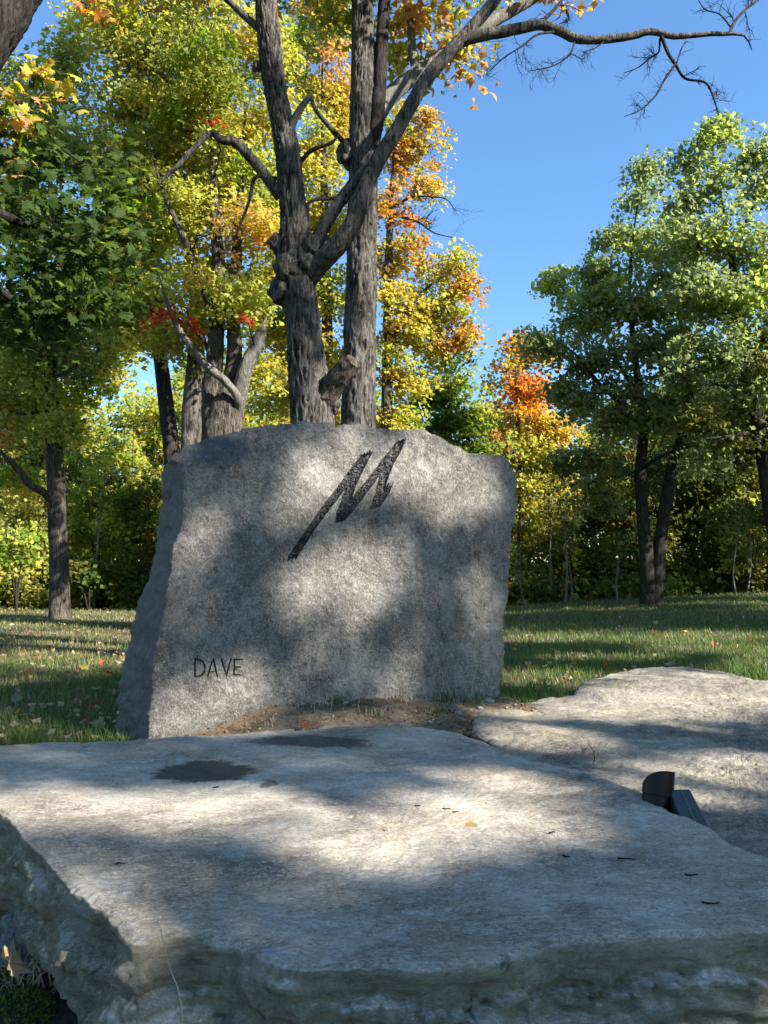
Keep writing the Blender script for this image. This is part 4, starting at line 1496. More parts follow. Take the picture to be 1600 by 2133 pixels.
    bl = [px_blob(845, 250, 52, Y, 0, TOP), px_blob(895, 262, 30, Y, 0, TOP), px_blob(880, 320, 42, Y, 0, TOP), px_blob(830, 330, 48, Y, .2, ORA), px_blob(830, 430, 52, Y, 0, ORA),
          px_blob(860, 520, 50, Y, 0, GO), px_blob(935, 545, 46, Y, -.2, (('gold', 'orange', 'yellowgreen'), (4, 3, 2))), px_blob(975, 590, 26, Y, -.2, ORA), px_blob(860, 620, 68, Y, 0, GO), px_blob(925, 640, 42, Y, 0, GO), px_blob(840, 720, 70, Y, 0, GO),
          px_blob(925, 700, 40, Y, .2, (('gold', 'orange'), (3, 2))), px_blob(955, 700, 22, Y, .2, ORA), px_blob(840, 810, 62, Y, .2, GO), px_blob(890, 390, 18, Y, 0, TOP), px_blob(800, 560, 55, Y, .5, GO), px_blob(815, 880, 45, Y, .3, YG)]
    root = simple_tree('maple_tree', 'orange and gold maple crown reaching into the open sky beside the straight trunk', base, tk, limbs, bl, 36, M_bark_b, 16, 0.01, 0.1, leaf=0.10, kind='small', density=1.0, clump=0.42)
    r = np.random.default_rng(5)
    all_branch_twigs(root, base, [(*px_path([(820, 430), (860, 410, -.3), (900, 410, -.5), (930, 415, -.6), (950, 440, -.6)], Y, [6, 4, 3, 2.5, 1.5], 6), 8, 0.4, 1),
                                  (*px_path([(830, 450), (870, 462, -.3), (905, 485, -.5), (945, 495, -.6)], Y, [6, 5, 3, 1.5], 6), 8, 0.4, 1)], r, M_twig)


left_trees()


# ---- the near maple whose branches hang in at the left
def near_maple():
    r = np.random.default_rng(77)
    base = np.array([-2.75, 3.0, float(ground_z(np.array([-2.75]), np.array([3.0]))[0])])
    root = empty('maple_tree', base)
    tag(root, 'big dark maple overhanging from the left with large green and orange leaves', 'tree')
    pts = np.array([base + [0.0, 0, -0.05], base + [0.03, 0.05, 0.8], base + [0.02, 0.15, 1.7], base + [0.0, 0.4, 2.5], at_y(-70, 75, 3.9), at_y(10, -40, 4.1), at_y(120, -190, 4.3), at_y(260, -420, 4.5)])
    Q = catmull(pts, 12)
    R = np.interp(np.linspace(0, 7, len(Q)), range(8), [0.36, 0.29, 0.27, 0.25, 0.215, 0.19, 0.16, 0.08])
    limb_obj('trunk', Q, R, M_bark_dark, root, base, 40, 0.03, 0.03, 10)
    Yn = 4.7
    L1 = px_path([(-150, 300, -.8), (-40, 420, -.3), (60, 470, 0), (150, 500, .1), (230, 480, .1), (310, 455, .1)], Yn, [34, 24, 16, 11, 7, 3])
    L2 = px_path([(-150, 330, -.8), (-40, 560, -.2), (60, 640, 0), (160, 660, .1), (240, 600, .2)], Yn, [30, 20, 14, 8, 3])
    L3 = px_path([(-120, 180, -.8), (-20, 190, -.3), (60, 230, 0), (120, 300, .1), (170, 340, .1)], Yn, [24, 15, 9, 6, 3])
    L4 = px_path([(60, -60, -.4), (130, -20, .1), (180, 10, .1)], Yn, [14, 8, 3])
    for l in (L1, L2, L3):
        Q0, R0 = l
        Q0 = np.concatenate([[base + [0.0, 0.35, 2.2]], Q0])
        R0 = np.concatenate([[R0[0] * 1.3], R0])
        limb_obj('limb', Q0, R0, M_bark_dark, root, base, 14, 0.008, 0.04, 12)
    limb_obj('limb', *L4, M_bark_dark, root, base, 10, 0.005, 0.04, 12)
    G1 = (('green',), (1,))
    G2 = (('green', 'lightgreen'), (5, 1.3))
    G3 = (('green', 'orange', 'gold', 'lightgreen'), (3, 2, 2, 1.5))
    bl = [px_blob(150, 520, 105, Yn, .1, G1), px_blob(55, 430, 75, Yn, .0, G1), px_blob(205, 420, 85, Yn, .1, G2), px_blob(50, 590, 85, Yn, 0, G1), px_blob(180, 625, 75, Yn, .1, G2), px_blob(265, 500, 48, Yn, .1, G2),
          px_blob(35, 260, 62, Yn, -.1, G3), px_blob(90, 200, 45, Yn, 0, G3), px_blob(40, 690, 50, Yn, .1, G1), px_blob(185, 22, 24, Yn, 0.1, ORA), px_blob(20, 340, 50, Yn, 0, G3), px_blob(120, 330, 62, Yn, .2, G2), px_blob(70, 145, 30, Yn, 0, G3),
          px_blob(230, 350, 45, Yn, .3, G2), px_blob(120, 700, 45, Yn, .2, G1), px_blob(-90, 480, 110, Yn, 0, G1), px_blob(-80, 300, 90, Yn, 0, G2), px_blob(-90, 650, 90, Yn, 0, G1), px_blob(260, 560, 45, Yn, .1, G2)]
    over = [[np.array(c), rd, ['green', 'lightgreen'], [4, 1]] for c, rd in [((-3.2, 2.6, 6.0), 1.6), ((-2.4, 4.0, 7.0), 1.5), ((-3.6, 0.4, 5.6), 1.5), ((-2.6, 1.6, 7.4), 1.6), ((-4.4, 3.4, 5.6), 1.4)]]  # crown above the view, added to darken sky light on the stones
    grow_crown(base, over, [(Q, R)], r, 0.14, 'mid', 0.5, 0.6, parent=root, twigmat=M_bark_dark)
    paths = [L1, L2, L3, L4]
    nodesP, nodesR = skeleton_nodes(paths)
    twigs, rest = MB(), MB()
    allP, allF, allS, allC = [], [], [], []
    for c, rad, nm, wt in bl:
        k = max(5, int(21 * (rad / 0.2) ** 1.6))
        for _ in range(k):
            d = r.normal(size=3)
            d /= np.linalg.norm(d)
            q = c + d * rad * r.random() ** 0.5
            D = q - nodesP
            Ln = np.linalg.norm(D, axis=1)
            b = np.argmin(Ln)
            a, ln = nodesP[b], Ln[b]
            r0 = min(nodesR[b] * 0.6, 0.0025 + 0.008 * ln)
            ptsq = catmull([a, a + (q - a) * 0.5 + np.array([0, 0, 0.08 * ln]) + r.normal(size=3) * 0.06 * ln, q], 5)
            tube(twigs, ptsq, np.linspace(r0, 0.0018, len(ptsq)), 4)
            nodesP = np.concatenate([nodesP, ptsq[4:]])
            nodesR = np.concatenate([nodesR, np.linspace(r0, 0.0018, len(ptsq))[4:]])
            n = r.integers(4, 8)
            P = q + r.normal(size=(n, 3)) * np.array([0.075, 0.075, 0.045])
            fr = rand_frames(n, (0.15, -0.45, 0.6), 0.5, r)
            # tips hang down and outwards
            allP.append(P)
            allF.append(fr)
            allS.append(0.076 * (0.65 + 0.7 * r.random(n)))
            allC.append(pick_cols(nm, wt, n, r))
    tag(twigs.build('branches', M_twig, root, base, True), kind='stuff')
    P, Fr, S, Co = map(np.concatenate, (allP, allF, allS, allC))
    px = project(P)
    vis = (px[:, 0] > 0) & (px[:, 0] < 1600) & (px[:, 1] > 0)
    size_seen = S / P[:, 1] * np.where(vis, 1, 0.01) * np.abs(Fr[:, 2, 1])
    order = np.argsort(-size_seen)
    big, small = order[:290], order[290:]
    put_leaves(rest, P[small], Fr[small], S[small], Co[small], 'maple')
    tag(rest.build('foliage', M_leaf, root, base, False, True), kind='stuff')
    # a few shared blades, coloured by kind
    blades = {}
    from mathutils import Matrix
    for i in big:
        c = Co[i]
        key = tuple(np.round(c / 0.06).astype(int))
        if key not in blades:
            mbb = MB()
            Vt, Ft = LEAF['maple']
            mbb.add(Vt, Ft, np.array(c))
            me = mbb.mesh('leaf', (0, 0, 0), False, True)
            me.materials.append(M_leaf)
            blades[key] = me
        o = obj('leaf', blades[key], None, root)
        ax = Fr[i]
        mtx = Matrix(((ax[0][0], ax[1][0], ax[2][0]), (ax[0][1], ax[1][1], ax[2][1]), (ax[0][2], ax[1][2], ax[2][2])))
        o.matrix_local = Matrix.Translation(Vector(P[i] - base)) @ (mtx.to_4x4() @ Matrix.Scale(float(S[i]), 4))


near_maple()


# ---- oaks on the right
def right_trees():
    OK = (('oak',), (1,))
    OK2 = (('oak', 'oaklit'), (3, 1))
    OKD = (('oak', 'darkolive'), (3, 2))  # darker leaves painted in for shade low in the crowns
    Y = 17.0
    base = ground_point(1355, Y)
    tk = px_path([(1350, 1290), (1350, 1240), (1346, 1150), (1338, 1060), (1334, 980), (1340, 900), (1330, 800), (1318, 700), (1312, 580), (1325, 450), (1335, 380)], Y, [38, 32, 28, 25, 23, 20, 16, 13, 10, 7, 3])
    limbs = [px_path([(1362, 1285), (1370, 1200), (1380, 1090), (1395, 1000), (1415, 930), (1430, 860), (1440, 780), (1420, 680), (1400, 560), (1390, 460)], Y, [34, 28, 25, 24, 22, 20, 16, 12, 8, 4]),
             px_path([(1334, 980), (1360, 960, -.4), (1400, 940, -.8), (1440, 930, -1)], Y, [9, 8, 6, 3]),
             px_path([(1340, 900), (1300, 850, -.3), (1250, 800, -.5), (1190, 730, -.6), (1130, 710, -.6)], Y, [12, 10, 8, 5, 2]),
             px_path([(1336, 830), (1290, 760, .3), (1240, 650, .5), (1190, 590, .5)], Y, [10, 8, 6, 3]),
             px_path([(1420, 900), (1470, 850, -.3), (1530, 820, -.4)], Y, [10, 8, 4])]
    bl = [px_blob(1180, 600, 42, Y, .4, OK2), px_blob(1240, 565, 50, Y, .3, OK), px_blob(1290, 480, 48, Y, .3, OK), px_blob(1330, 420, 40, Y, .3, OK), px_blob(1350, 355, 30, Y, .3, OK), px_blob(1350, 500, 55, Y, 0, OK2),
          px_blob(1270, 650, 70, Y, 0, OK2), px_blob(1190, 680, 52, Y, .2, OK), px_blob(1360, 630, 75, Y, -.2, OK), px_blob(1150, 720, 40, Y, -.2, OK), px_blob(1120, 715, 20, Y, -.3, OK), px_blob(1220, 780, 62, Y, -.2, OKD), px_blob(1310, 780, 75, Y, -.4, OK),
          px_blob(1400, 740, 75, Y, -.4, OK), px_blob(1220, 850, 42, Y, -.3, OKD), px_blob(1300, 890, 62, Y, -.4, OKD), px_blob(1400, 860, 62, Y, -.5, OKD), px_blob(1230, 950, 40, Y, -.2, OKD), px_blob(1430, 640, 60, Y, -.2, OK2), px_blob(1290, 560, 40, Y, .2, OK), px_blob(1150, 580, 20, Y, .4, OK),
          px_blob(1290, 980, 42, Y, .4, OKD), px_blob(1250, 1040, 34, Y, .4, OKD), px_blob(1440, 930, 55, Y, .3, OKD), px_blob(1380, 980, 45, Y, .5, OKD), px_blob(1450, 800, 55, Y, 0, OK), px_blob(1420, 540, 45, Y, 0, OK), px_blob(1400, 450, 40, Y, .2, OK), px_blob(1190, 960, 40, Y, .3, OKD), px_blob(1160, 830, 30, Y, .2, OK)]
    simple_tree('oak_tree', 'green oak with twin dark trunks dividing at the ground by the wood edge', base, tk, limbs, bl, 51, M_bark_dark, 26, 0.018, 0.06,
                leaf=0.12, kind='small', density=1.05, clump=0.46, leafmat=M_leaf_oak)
    Y = 15.0
    base = ground_point(1640, Y)
    tk = px_path([(1640, 1270), (1625, 1150), (1605, 1030), (1590, 930), (1575, 850), (1556, 770), (1545, 690), (1530, 580), (1510, 460), (1490, 340), (1480, 270)], Y, [46, 40, 36, 33, 31, 28, 22, 17, 12, 7, 3])
    limbs = [px_path([(1580, 880), (1540, 830, -.4), (1490, 800, -.7), (1440, 830, -.9)], Y, [12, 9, 6, 3]),
             px_path([(1590, 930), (1560, 905, -.5), (1510, 910, -.8), (1450, 915, -1)], Y, [9, 8, 6, 3]),
             px_path([(1555, 770), (1600, 680, .2), (1640, 560, .3), (1620, 420, .3)], Y, [16, 12, 9, 4]),
             px_path([(1540, 670), (1500, 600, -.2), (1450, 560, -.3)], Y, [10, 8, 4]),
             px_path([(1520, 520), (1560, 450, 0), (1580, 380, 0)], Y, [9, 7, 4])]
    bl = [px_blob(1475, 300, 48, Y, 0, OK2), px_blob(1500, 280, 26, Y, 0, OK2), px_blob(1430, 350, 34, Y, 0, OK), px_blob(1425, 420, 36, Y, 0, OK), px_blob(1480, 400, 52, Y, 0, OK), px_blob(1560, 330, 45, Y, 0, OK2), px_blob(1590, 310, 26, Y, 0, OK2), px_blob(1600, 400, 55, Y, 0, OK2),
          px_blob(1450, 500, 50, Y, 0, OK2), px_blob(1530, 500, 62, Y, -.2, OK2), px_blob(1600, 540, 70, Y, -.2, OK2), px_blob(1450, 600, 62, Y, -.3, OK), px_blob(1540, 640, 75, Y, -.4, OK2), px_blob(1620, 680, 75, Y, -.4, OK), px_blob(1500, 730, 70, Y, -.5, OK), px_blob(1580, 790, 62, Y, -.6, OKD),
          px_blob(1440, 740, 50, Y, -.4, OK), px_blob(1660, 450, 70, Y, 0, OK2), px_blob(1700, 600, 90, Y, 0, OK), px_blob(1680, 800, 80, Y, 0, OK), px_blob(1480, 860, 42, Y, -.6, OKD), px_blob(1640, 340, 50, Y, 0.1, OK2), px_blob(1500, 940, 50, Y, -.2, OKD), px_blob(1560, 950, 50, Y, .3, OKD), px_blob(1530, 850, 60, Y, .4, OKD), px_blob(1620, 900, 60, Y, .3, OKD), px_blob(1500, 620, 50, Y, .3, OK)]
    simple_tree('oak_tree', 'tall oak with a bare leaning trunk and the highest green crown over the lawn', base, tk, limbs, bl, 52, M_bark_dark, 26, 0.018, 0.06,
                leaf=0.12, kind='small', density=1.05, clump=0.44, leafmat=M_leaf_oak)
    # orange tree and the green one beside it
    Y = 24.0
    base = ground_point(1085, Y)
    tk = px_path([(1085, 1275), (1084, 1100), (1080, 950), (1076, 820), (1072, 700)], Y, [16, 14, 11, 7, 3])
    KO = (('vivid', 'gold'), (5, 1))
    bl = [px_blob(1072, 735, 36, Y, 0, KO), px_blob(1065, 790, 46, Y, 0, KO), px_blob(1110, 740, 26, Y, 0, KO), px_blob(1095, 840, 52, Y, 0, KO), px_blob(1045, 860, 48, Y, 0, GO), px_blob(1120, 880, 52, Y, 0, (('gold', 'orange'), (3, 2))), px_blob(1030, 930, 55, Y, 0, GO),
          px_blob(1100, 950, 60, Y, 0, GO), px_blob(1160, 900, 34, Y, 0, KO), px_blob(1150, 970, 45, Y, .3, GO), px_blob(1110, 1030, 50, Y, .3, (('gold', 'yellowgreen'), (2, 2))), px_blob(1170, 1040, 38, Y, .5, GO), px_blob(1030, 1010, 50, Y, .3, GO), px_blob(1100, 1100, 40, Y, .5, OL)]
    simple_tree('maple_tree', 'small bright orange maple between the boulder and the green oaks', base, tk, [], bl, 53, M_bark_b, 12, 0.008, 0.15, leaf=0.15, kind='small', density=1.1, clump=0.6)
    Y = 21.0
    base = ground_point(930, Y)
    tk = px_path([(930, 1280), (928, 1050), (926, 880), (926, 740)], Y, [14, 12, 9, 3])
    LG = (('lightgreen', 'green', 'yellowgreen'), (4, 2, 1.5))
    bl = [px_blob(930, 755, 36, Y, 0, LG), px_blob(905, 810, 46, Y, 0, LG), px_blob(955, 810, 36, Y, 0, LG), px_blob(890, 870, 60, Y, 0, LG), px_blob(960, 875, 46, Y, 0, LG), px_blob(920, 940, 66, Y, 0, LG), px_blob(985, 930, 36, Y, .2, LG), px_blob(990, 860, 22, Y, .2, LG)]
    simple_tree('young_tree', 'fresh green young tree between the golden crown and the orange maple', base, tk, [], bl, 54, M_bark_b, 12, 0.008, 0.15, leaf=0.14, kind='small', density=1.1, clump=0.55)


right_trees()


# ---- shrubs and saplings along the wood edge
def woodland_edge():
    r = np.random.default_rng(91)
    def shrub(px, Y, h_px_top, rp, pal, label, seed, leaf=0.11, density=0.8, group=None):
        base = ground_point(px, Y)
        rr = np.random.default_rng(seed)
        root = empty('shrub', base)
        tag(root, label, 'shrub', group)
        paths = []
        mb = MB()
        for s in range(4):
            d = rr.normal(size=2) * 0.35
            top = at_y(px, h_px_top, Y)
            hgt = top[2] - base[2]
            pts = catmull([base + [0, 0, -0.05], base + [d[0] * 0.4, d[1] * 0.4, hgt * 0.4], base + [d[0], d[1], hgt * (0.7 + 0.3 * rr.random())]], 6)
            R = np.linspace(0.03, 0.006, len(pts))
            tube(mb, pts, R, 6)
            paths.append((pts, R))
        mb.build('stem', M_bark_dark, root, base, True)
        bl = []
        y0 = 1262
        n = max(2, int((y0 - h_px_top) / (rp * 0.8)))
        for i in range(n):
            t = i / (n - 1) if n > 1 else 0
            yy = y0 - rp * 0.5 + (h_px_top + rp * 0.7 - y0 + rp * 0.5) * t
            bl.append(px_blob(px + rr.normal() * rp * 0.35, yy, rp * (0.95 - 0.25 * t) * (0.85 + 0.3 * rr.random()), Y, rr.normal() * 0.25, pal))
        grow_crown(base, bl, paths, rr, leaf=leaf * 1.1, kind='small', density=density, clump=0.46, parent=root)
    D = (('darkolive', 'green'), (3, 2))
    E = (('yellowgreen', 'lightgreen', 'olive'), (4, 2, 1))
    O = (('olive', 'darkolive', 'yellowgreen'), (3, 2, 1))
    left = [(-40, 19.5, 1040, 75, E, 'yellow-green shrub left of the lone trunk with a red spray'), (40, 18.5, 1075, 62, E, 'bright yellow-green shrub just left of the lone trunk'),
            (95, 20.5, 960, 60, O, 'tall olive shrub hidden behind the lone trunk'), (190, 19.5, 1150, 55, D, 'low dark shrub just right of the lone trunk'),
            (205, 21, 930, 62, E, 'tall yellow-green shrub right of the lone trunk'), (270, 20, 1110, 62, D, 'dark olive shrub in shade left of the boulder'),
            (330, 21, 980, 66, D, 'dark shrub behind the boulder left flank'), (270, 22, 880, 62, E, 'pale yellow shrub under the gap of sky'), (140, 23, 880, 62, O, 'olive shrub deep behind the lone trunk'),
            (10, 22.5, 890, 70, O, 'olive shrub at the far left of the wood edge'), (410, 22, 900, 70, O, 'olive shrub behind the multi-stemmed maple'), (560, 22, 860, 75, E, 'yellow-green shrub behind the forked trunk')]
    for i, (px, Y, top, rp, pal, lab) in enumerate(left):
        shrub(px, Y, top, rp, pal, lab, 300 + i, leaf=0.12)
    G3 = (('gold', 'olive', 'darkolive'), (1, 2, 3))
    O = (('olive', 'darkolive', 'green'), (1, 5, 2))  # mix darkened: shade under the oaks put into leaf colour
    D = (('darkolive', 'green'), (3, 2))  # dark leaves likewise stand in for shade beneath the oaks
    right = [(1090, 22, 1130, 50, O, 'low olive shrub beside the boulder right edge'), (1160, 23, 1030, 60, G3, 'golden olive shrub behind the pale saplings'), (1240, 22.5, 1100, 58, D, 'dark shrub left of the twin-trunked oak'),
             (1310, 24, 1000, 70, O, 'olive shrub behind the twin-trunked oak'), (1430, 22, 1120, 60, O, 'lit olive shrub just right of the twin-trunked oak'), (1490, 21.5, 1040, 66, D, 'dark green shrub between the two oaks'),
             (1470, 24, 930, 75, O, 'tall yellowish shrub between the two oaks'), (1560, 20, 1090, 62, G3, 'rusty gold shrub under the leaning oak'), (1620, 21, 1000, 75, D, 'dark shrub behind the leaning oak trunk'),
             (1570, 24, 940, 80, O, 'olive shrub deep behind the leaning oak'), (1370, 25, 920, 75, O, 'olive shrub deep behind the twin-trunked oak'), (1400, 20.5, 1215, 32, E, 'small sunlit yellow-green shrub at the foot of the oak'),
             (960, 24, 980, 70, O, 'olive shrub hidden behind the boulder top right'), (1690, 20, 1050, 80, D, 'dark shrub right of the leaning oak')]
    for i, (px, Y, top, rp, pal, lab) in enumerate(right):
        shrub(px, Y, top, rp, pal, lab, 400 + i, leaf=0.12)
    # slim pale saplings
    saps = [(1175, 19.5, 1295, 1085, 5.5), (1188, 20, 1290, 1110, 4), (1148, 21, 1180, 1060, 5), (1283, 19.5, 1285, 1140, 5), (1092, 20, 1295, 1150, 3.5), (1530, 19, 1265, 1090, 4), (1552, 19.5, 1262, 1100, 3.5), (200, 20, 1290, 1040, 5)]
    for i, (px, Y, y0, y1, w) in enumerate(saps):
        b = ground_point(px, Y)
        top = at_y(px + r.normal() * 10, y1, Y)
        root = empty('sapling', b)
        tag(root, 'slim pale-barked sapling stem standing at the dark wood edge', 'sapling', 'pale saplings along the wood edge')
        pts = catmull([b + [0, 0, -0.05], b * 0.6 + top * 0.4 + r.normal(size=3) * 0.05, top, top + (top - b) * 0.25 + r.normal(size=3) * 0.1], 7)
        R = np.linspace(w, w * 0.35, len(pts)) / 2 / F * Y
        limb_obj('trunk', pts, R, M_pale_bark, root, b, 8, 0.003, 0.08, 12)
        grow_crown(b, [[pts[-1], 0.35, list(O[0]), list(O[1])], [pts[-8] + r.normal(size=3) * 0.2, 0.25, list(O[0]), list(O[1])]], [(pts[8:], R[8:])], r, leaf=0.10, density=0.35, clump=0.3, parent=root)


woodland_edge()


# ---- the wood behind
def generic_tree_meshes(seed, h, pal, leaf, density=0.6, clump=0.75, trunk_r=0.16):
    r = np.random.default_rng(seed)
    z = np.zeros(3)
    pts = catmull([z + [0, 0, -0.1], [0.05, 0.05, h * 0.3], [-0.1, 0.1, h * 0.6], [0.05, 0, h * 0.92]], 8)
    R = np.linspace(trunk_r, 0.02, len(pts))
    mb = MB()
    tube(mb, pts, R, 10, 0.012, 8)
    trunk = mb.mesh('trunk', (0, 0, 0), True)
    bl = []
    for i in range(9):
        t = 0.28 + 0.66 * i / 8
        rad = h * 0.17 * (1.15 - 0.65 * abs(t - 0.5) * 2 * 0.8)
        a = r.random() * 2 * PI
        bl.append([np.array([math.cos(a) * rad * 0.8, math.sin(a) * rad * 0.8, h * t]), rad * 0.85, list(pal[0]), list(pal[1])])
    tw, cr = grow_crown(z, bl, [(pts, R)], r, leaf=leaf, kind='small', density=density, clump=clump)
    m1, m2 = tw.data, cr.data
    bpy.data.objects.remove(tw)
    bpy.data.objects.remove(cr)
    return trunk, m1, m2


def wood():
    r = np.random.default_rng(123)
    kinds = [(generic_tree_meshes(1, 9.0, OL, 0.20), 'olive'), (generic_tree_meshes(2, 10.0, YG, 0.20), 'yellow'), (generic_tree_meshes(3, 9.5, (('darkolive', 'green'), (3, 2)), 0.20), 'dark green'),
             (generic_tree_meshes(4, 8.5, (('gold', 'orange', 'yellowgreen'), (3, 2, 2)), 0.20), 'golden')]
    for (t, a, b), _ in kinds:
        t.materials.append(M_bark_dark)
    spots = []
    # (px at that depth, Y, height scale, kind)
    rows = [(-150, 27, .95, 0), (-20, 29, 1.05, 2), (75, 27, .95, 1), (150, 32, .95, 0), (250, 34, .72, 0), (355, 29, .95, 1), (440, 27, .95, 0), (540, 29, .9, 1), (620, 27, .95, 3), (700, 31, 1.0, 1), (780, 28, .9, 3), (860, 30, .72, 1),
            (940, 30, .55, 2), (1020, 32, .5, 0), (1100, 31, .6, 0), (1190, 30, .62, 3), (1270, 28, .68, 0), (1350, 30, .85, 2), (1430, 28, .85, 0), (1510, 30, .9, 1), (1590, 27, .9, 2), (1690, 28, .95, 0), (1820, 27, 1, 2), (-300, 28, .95, 2),
            (1330, 36, .9, 0), (1480, 37, 1.0, 2), (60, 38, .8, 2), (480, 38, .9, 2), (1150, 38, .62, 2), (820, 38, .8, 0), (1960, 30, 1, 0), (-460, 27, 1, 0), (20, 25, .85, 1), (190, 26, .72, 0), (310, 25, .7, 2), (115, 24, .75, 0), (-80, 24, .9, 0), (400, 25, .85, 1), (1240, 26, .7, 2), (1540, 25, .85, 2), (1660, 24, .9, 0), (1440, 26, .8, 2)]
    for px, Y, s, k in rows:
        p = ground_point(px, Y)
        (t, a, b), nm = kinds[k]
        root = empty('woodland_tree', p)
        place = next((t_ for lim, t_ in [(200, 'the lone trunk'), (420, 'the thin leaning trunk'), (620, 'the multi-stemmed maple'), (820, 'the central trunks'), (1030, 'the fresh green young tree'),
                                          (1200, 'the orange maple'), (1450, 'the twin-trunked oak'), (1e9, 'the leaning oak')] if px < lim))
        dep = 'far back in' if Y > 31 else ('at the front of' if Y < 26.5 else 'inside')
        tag(root, '%s tree %s the wood behind %s' % (nm, dep, place), 'tree', '%s trees of the wood behind %s' % (nm, place))
        root.rotation_euler = (0, 0, r.random() * 6.28)
        root.scale = (s, s, s)
        for n_, me, mt in (('trunk', t, M_bark_dark), ('branches', a, None), ('crown', b, None)):
            o = bpy.data.objects.new(n_, me)
            C.objects.link(o)
            o.parent = root
            if n_ != 'trunk':
                o['kind'] = 'stuff'
    # dim floor growth filling the foot of the wood
    mb = MB()
    n = 40000
    Yy = 20.5 + 17 * r.random(n) ** 1.2
    x = (r.random(n) * 2 - 1) * (Yy * 0.75)
    z = ground_z(x, Yy) + (0.6 + 3.2 * sstep(21, 28, Yy)) * r.random(n) ** 1.4
    P = np.stack([x, Yy, z], 1)
    cols = np.concatenate([pick_cols(('darkolive', 'green', 'olive'), (4, 2, 1), 500, r) for _ in range(n // 500)])
    put_leaves(mb, P, rand_frames(n, (0, -0.2, 0.7), 0.7, r), 0.2 * (0.6 + 0.8 * r.random(n)), cols, 'small')
    tag(mb.build('undergrowth', M_leaf, None, (0, 0, 0), False, True), 'dim leafy undergrowth covering the floor of the wood', 'undergrowth', None, 'stuff')


wood()


# ---- unseen trees right of the viewpoint, crowns shaped to shade the stones
def shade_trees():
    specs = [((11.6, -1.2), 11.5, [((10.2, -1.0, 7.4), 2.3), ((10.8, 0.8, 8.0), 2.3), ((9.6, 0.6, 6.6), 1.7), ((12.3, -1.6, 8.6), 2.1), ((11.0, -2.6, 7.0), 1.8), ((11.5, 0.0, 9.8), 1.8)], 'spreading oak beside the stones casting dappled shade over them'),
             ((12.6, 4.4), 11.0, [((11.3, 3.6, 7.6), 2.2), ((12.8, 5.0, 8.2), 2.3), ((11.0, 5.4, 6.6), 1.9), ((13.6, 3.4, 7.0), 2.0), ((12.2, 4.2, 9.6), 1.8), ((9.6, 4.6, 7.6), 1.7), ((8.9, 3.3, 9.6), 1.5), ((8.9, 3.6, 11.2), 1.5), ((9.8, 2.4, 10.4), 1.4)], 'broad oak shading the middle of the lawn from the side'),  # last, high crown blobs added to shade the central trunks
             ((16.0, 8.2), 11.5, [((15.0, 7.4, 7.2), 2.3), ((16.6, 8.8, 8.0), 2.4), ((14.6, 9.4, 6.4), 2.0), ((17.6, 7.0, 7.2), 2.1), ((15.8, 8.0, 9.6), 1.9)], 'oak at the right border of the lawn beyond the leaning oak'),
             ((13.0, 11.4), 9.5, [((12.2, 11.2, 5.6), 1.9), ((13.6, 11.8, 6.6), 2.0), ((13.0, 11.0, 7.8), 1.6)], 'smaller oak near the leaning oak at the right border'),
             ((8.6, -5.6), 10.5, [((7.8, -4.8, 6.6), 2.0), ((8.8, -5.8, 7.6), 2.2), ((7.2, -6.0, 6.2), 1.7), ((9.2, -4.6, 8.6), 1.7)], 'oak standing behind the viewpoint to the right'),
             ((15.5, 17.0), 11.0, [((14.6, 16.6, 7.5), 2.4), ((16.0, 18.0, 8.2), 2.4), ((13.4, 17.6, 6.0), 2.0), ((15.0, 15.4, 6.4), 2.0), ((12.8, 15.8, 5.0), 1.6)], 'unseen oak added to shade the wood edge beyond the leaning oak'),  # added out of view to shade the right undergrowth
             ((12.6, 20.4), 9.0, [((12.0, 20.0, 5.2), 2.0), ((13.0, 21.2, 6.6), 2.0), ((14.4, 20.4, 5.6), 1.8)], 'unseen lower oak added to shade the wood edge past the leaning oak')]  # also put in unseen, for shade on the same shrubs
    DX, DY = -0.6, -2.3
    specs = [((a[0] + DX, a[1] + DY), h, [((c[0] + DX, c[1] + DY, c[2]), rd) for c, rd in bl], lab) for a, h, bl, lab in specs]
    for i, (xy, h, blobs, lab) in enumerate(specs):
        b = np.array([xy[0], xy[1], float(ground_z(np.array([xy[0]]), np.array([xy[1]]))[0])])
        cc = np.mean([np.array(c) for c, _ in blobs], 0)
        pts = catmull([b + [0, 0, -0.1], b + [0.1, 0.05, h * 0.25], [cc[0] * .5 + b[0] * .5, cc[1] * .5 + b[1] * .5, h * 0.55], [cc[0], cc[1], h * 0.85]], 8)
        R = np.linspace(0.24, 0.04, len(pts))

        def filt(P, r):
            g_ = sun_gap(P)
            return r.random(len(P)) > g_
        simple_tree('oak_tree', lab, b, (pts, R), [], [[np.array(c), rd] for c, rd in blobs], 600 + i, M_bark_dark, 24, 0.018, 0.08,
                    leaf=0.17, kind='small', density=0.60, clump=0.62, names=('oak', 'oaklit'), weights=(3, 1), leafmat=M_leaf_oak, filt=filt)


shade_trees()


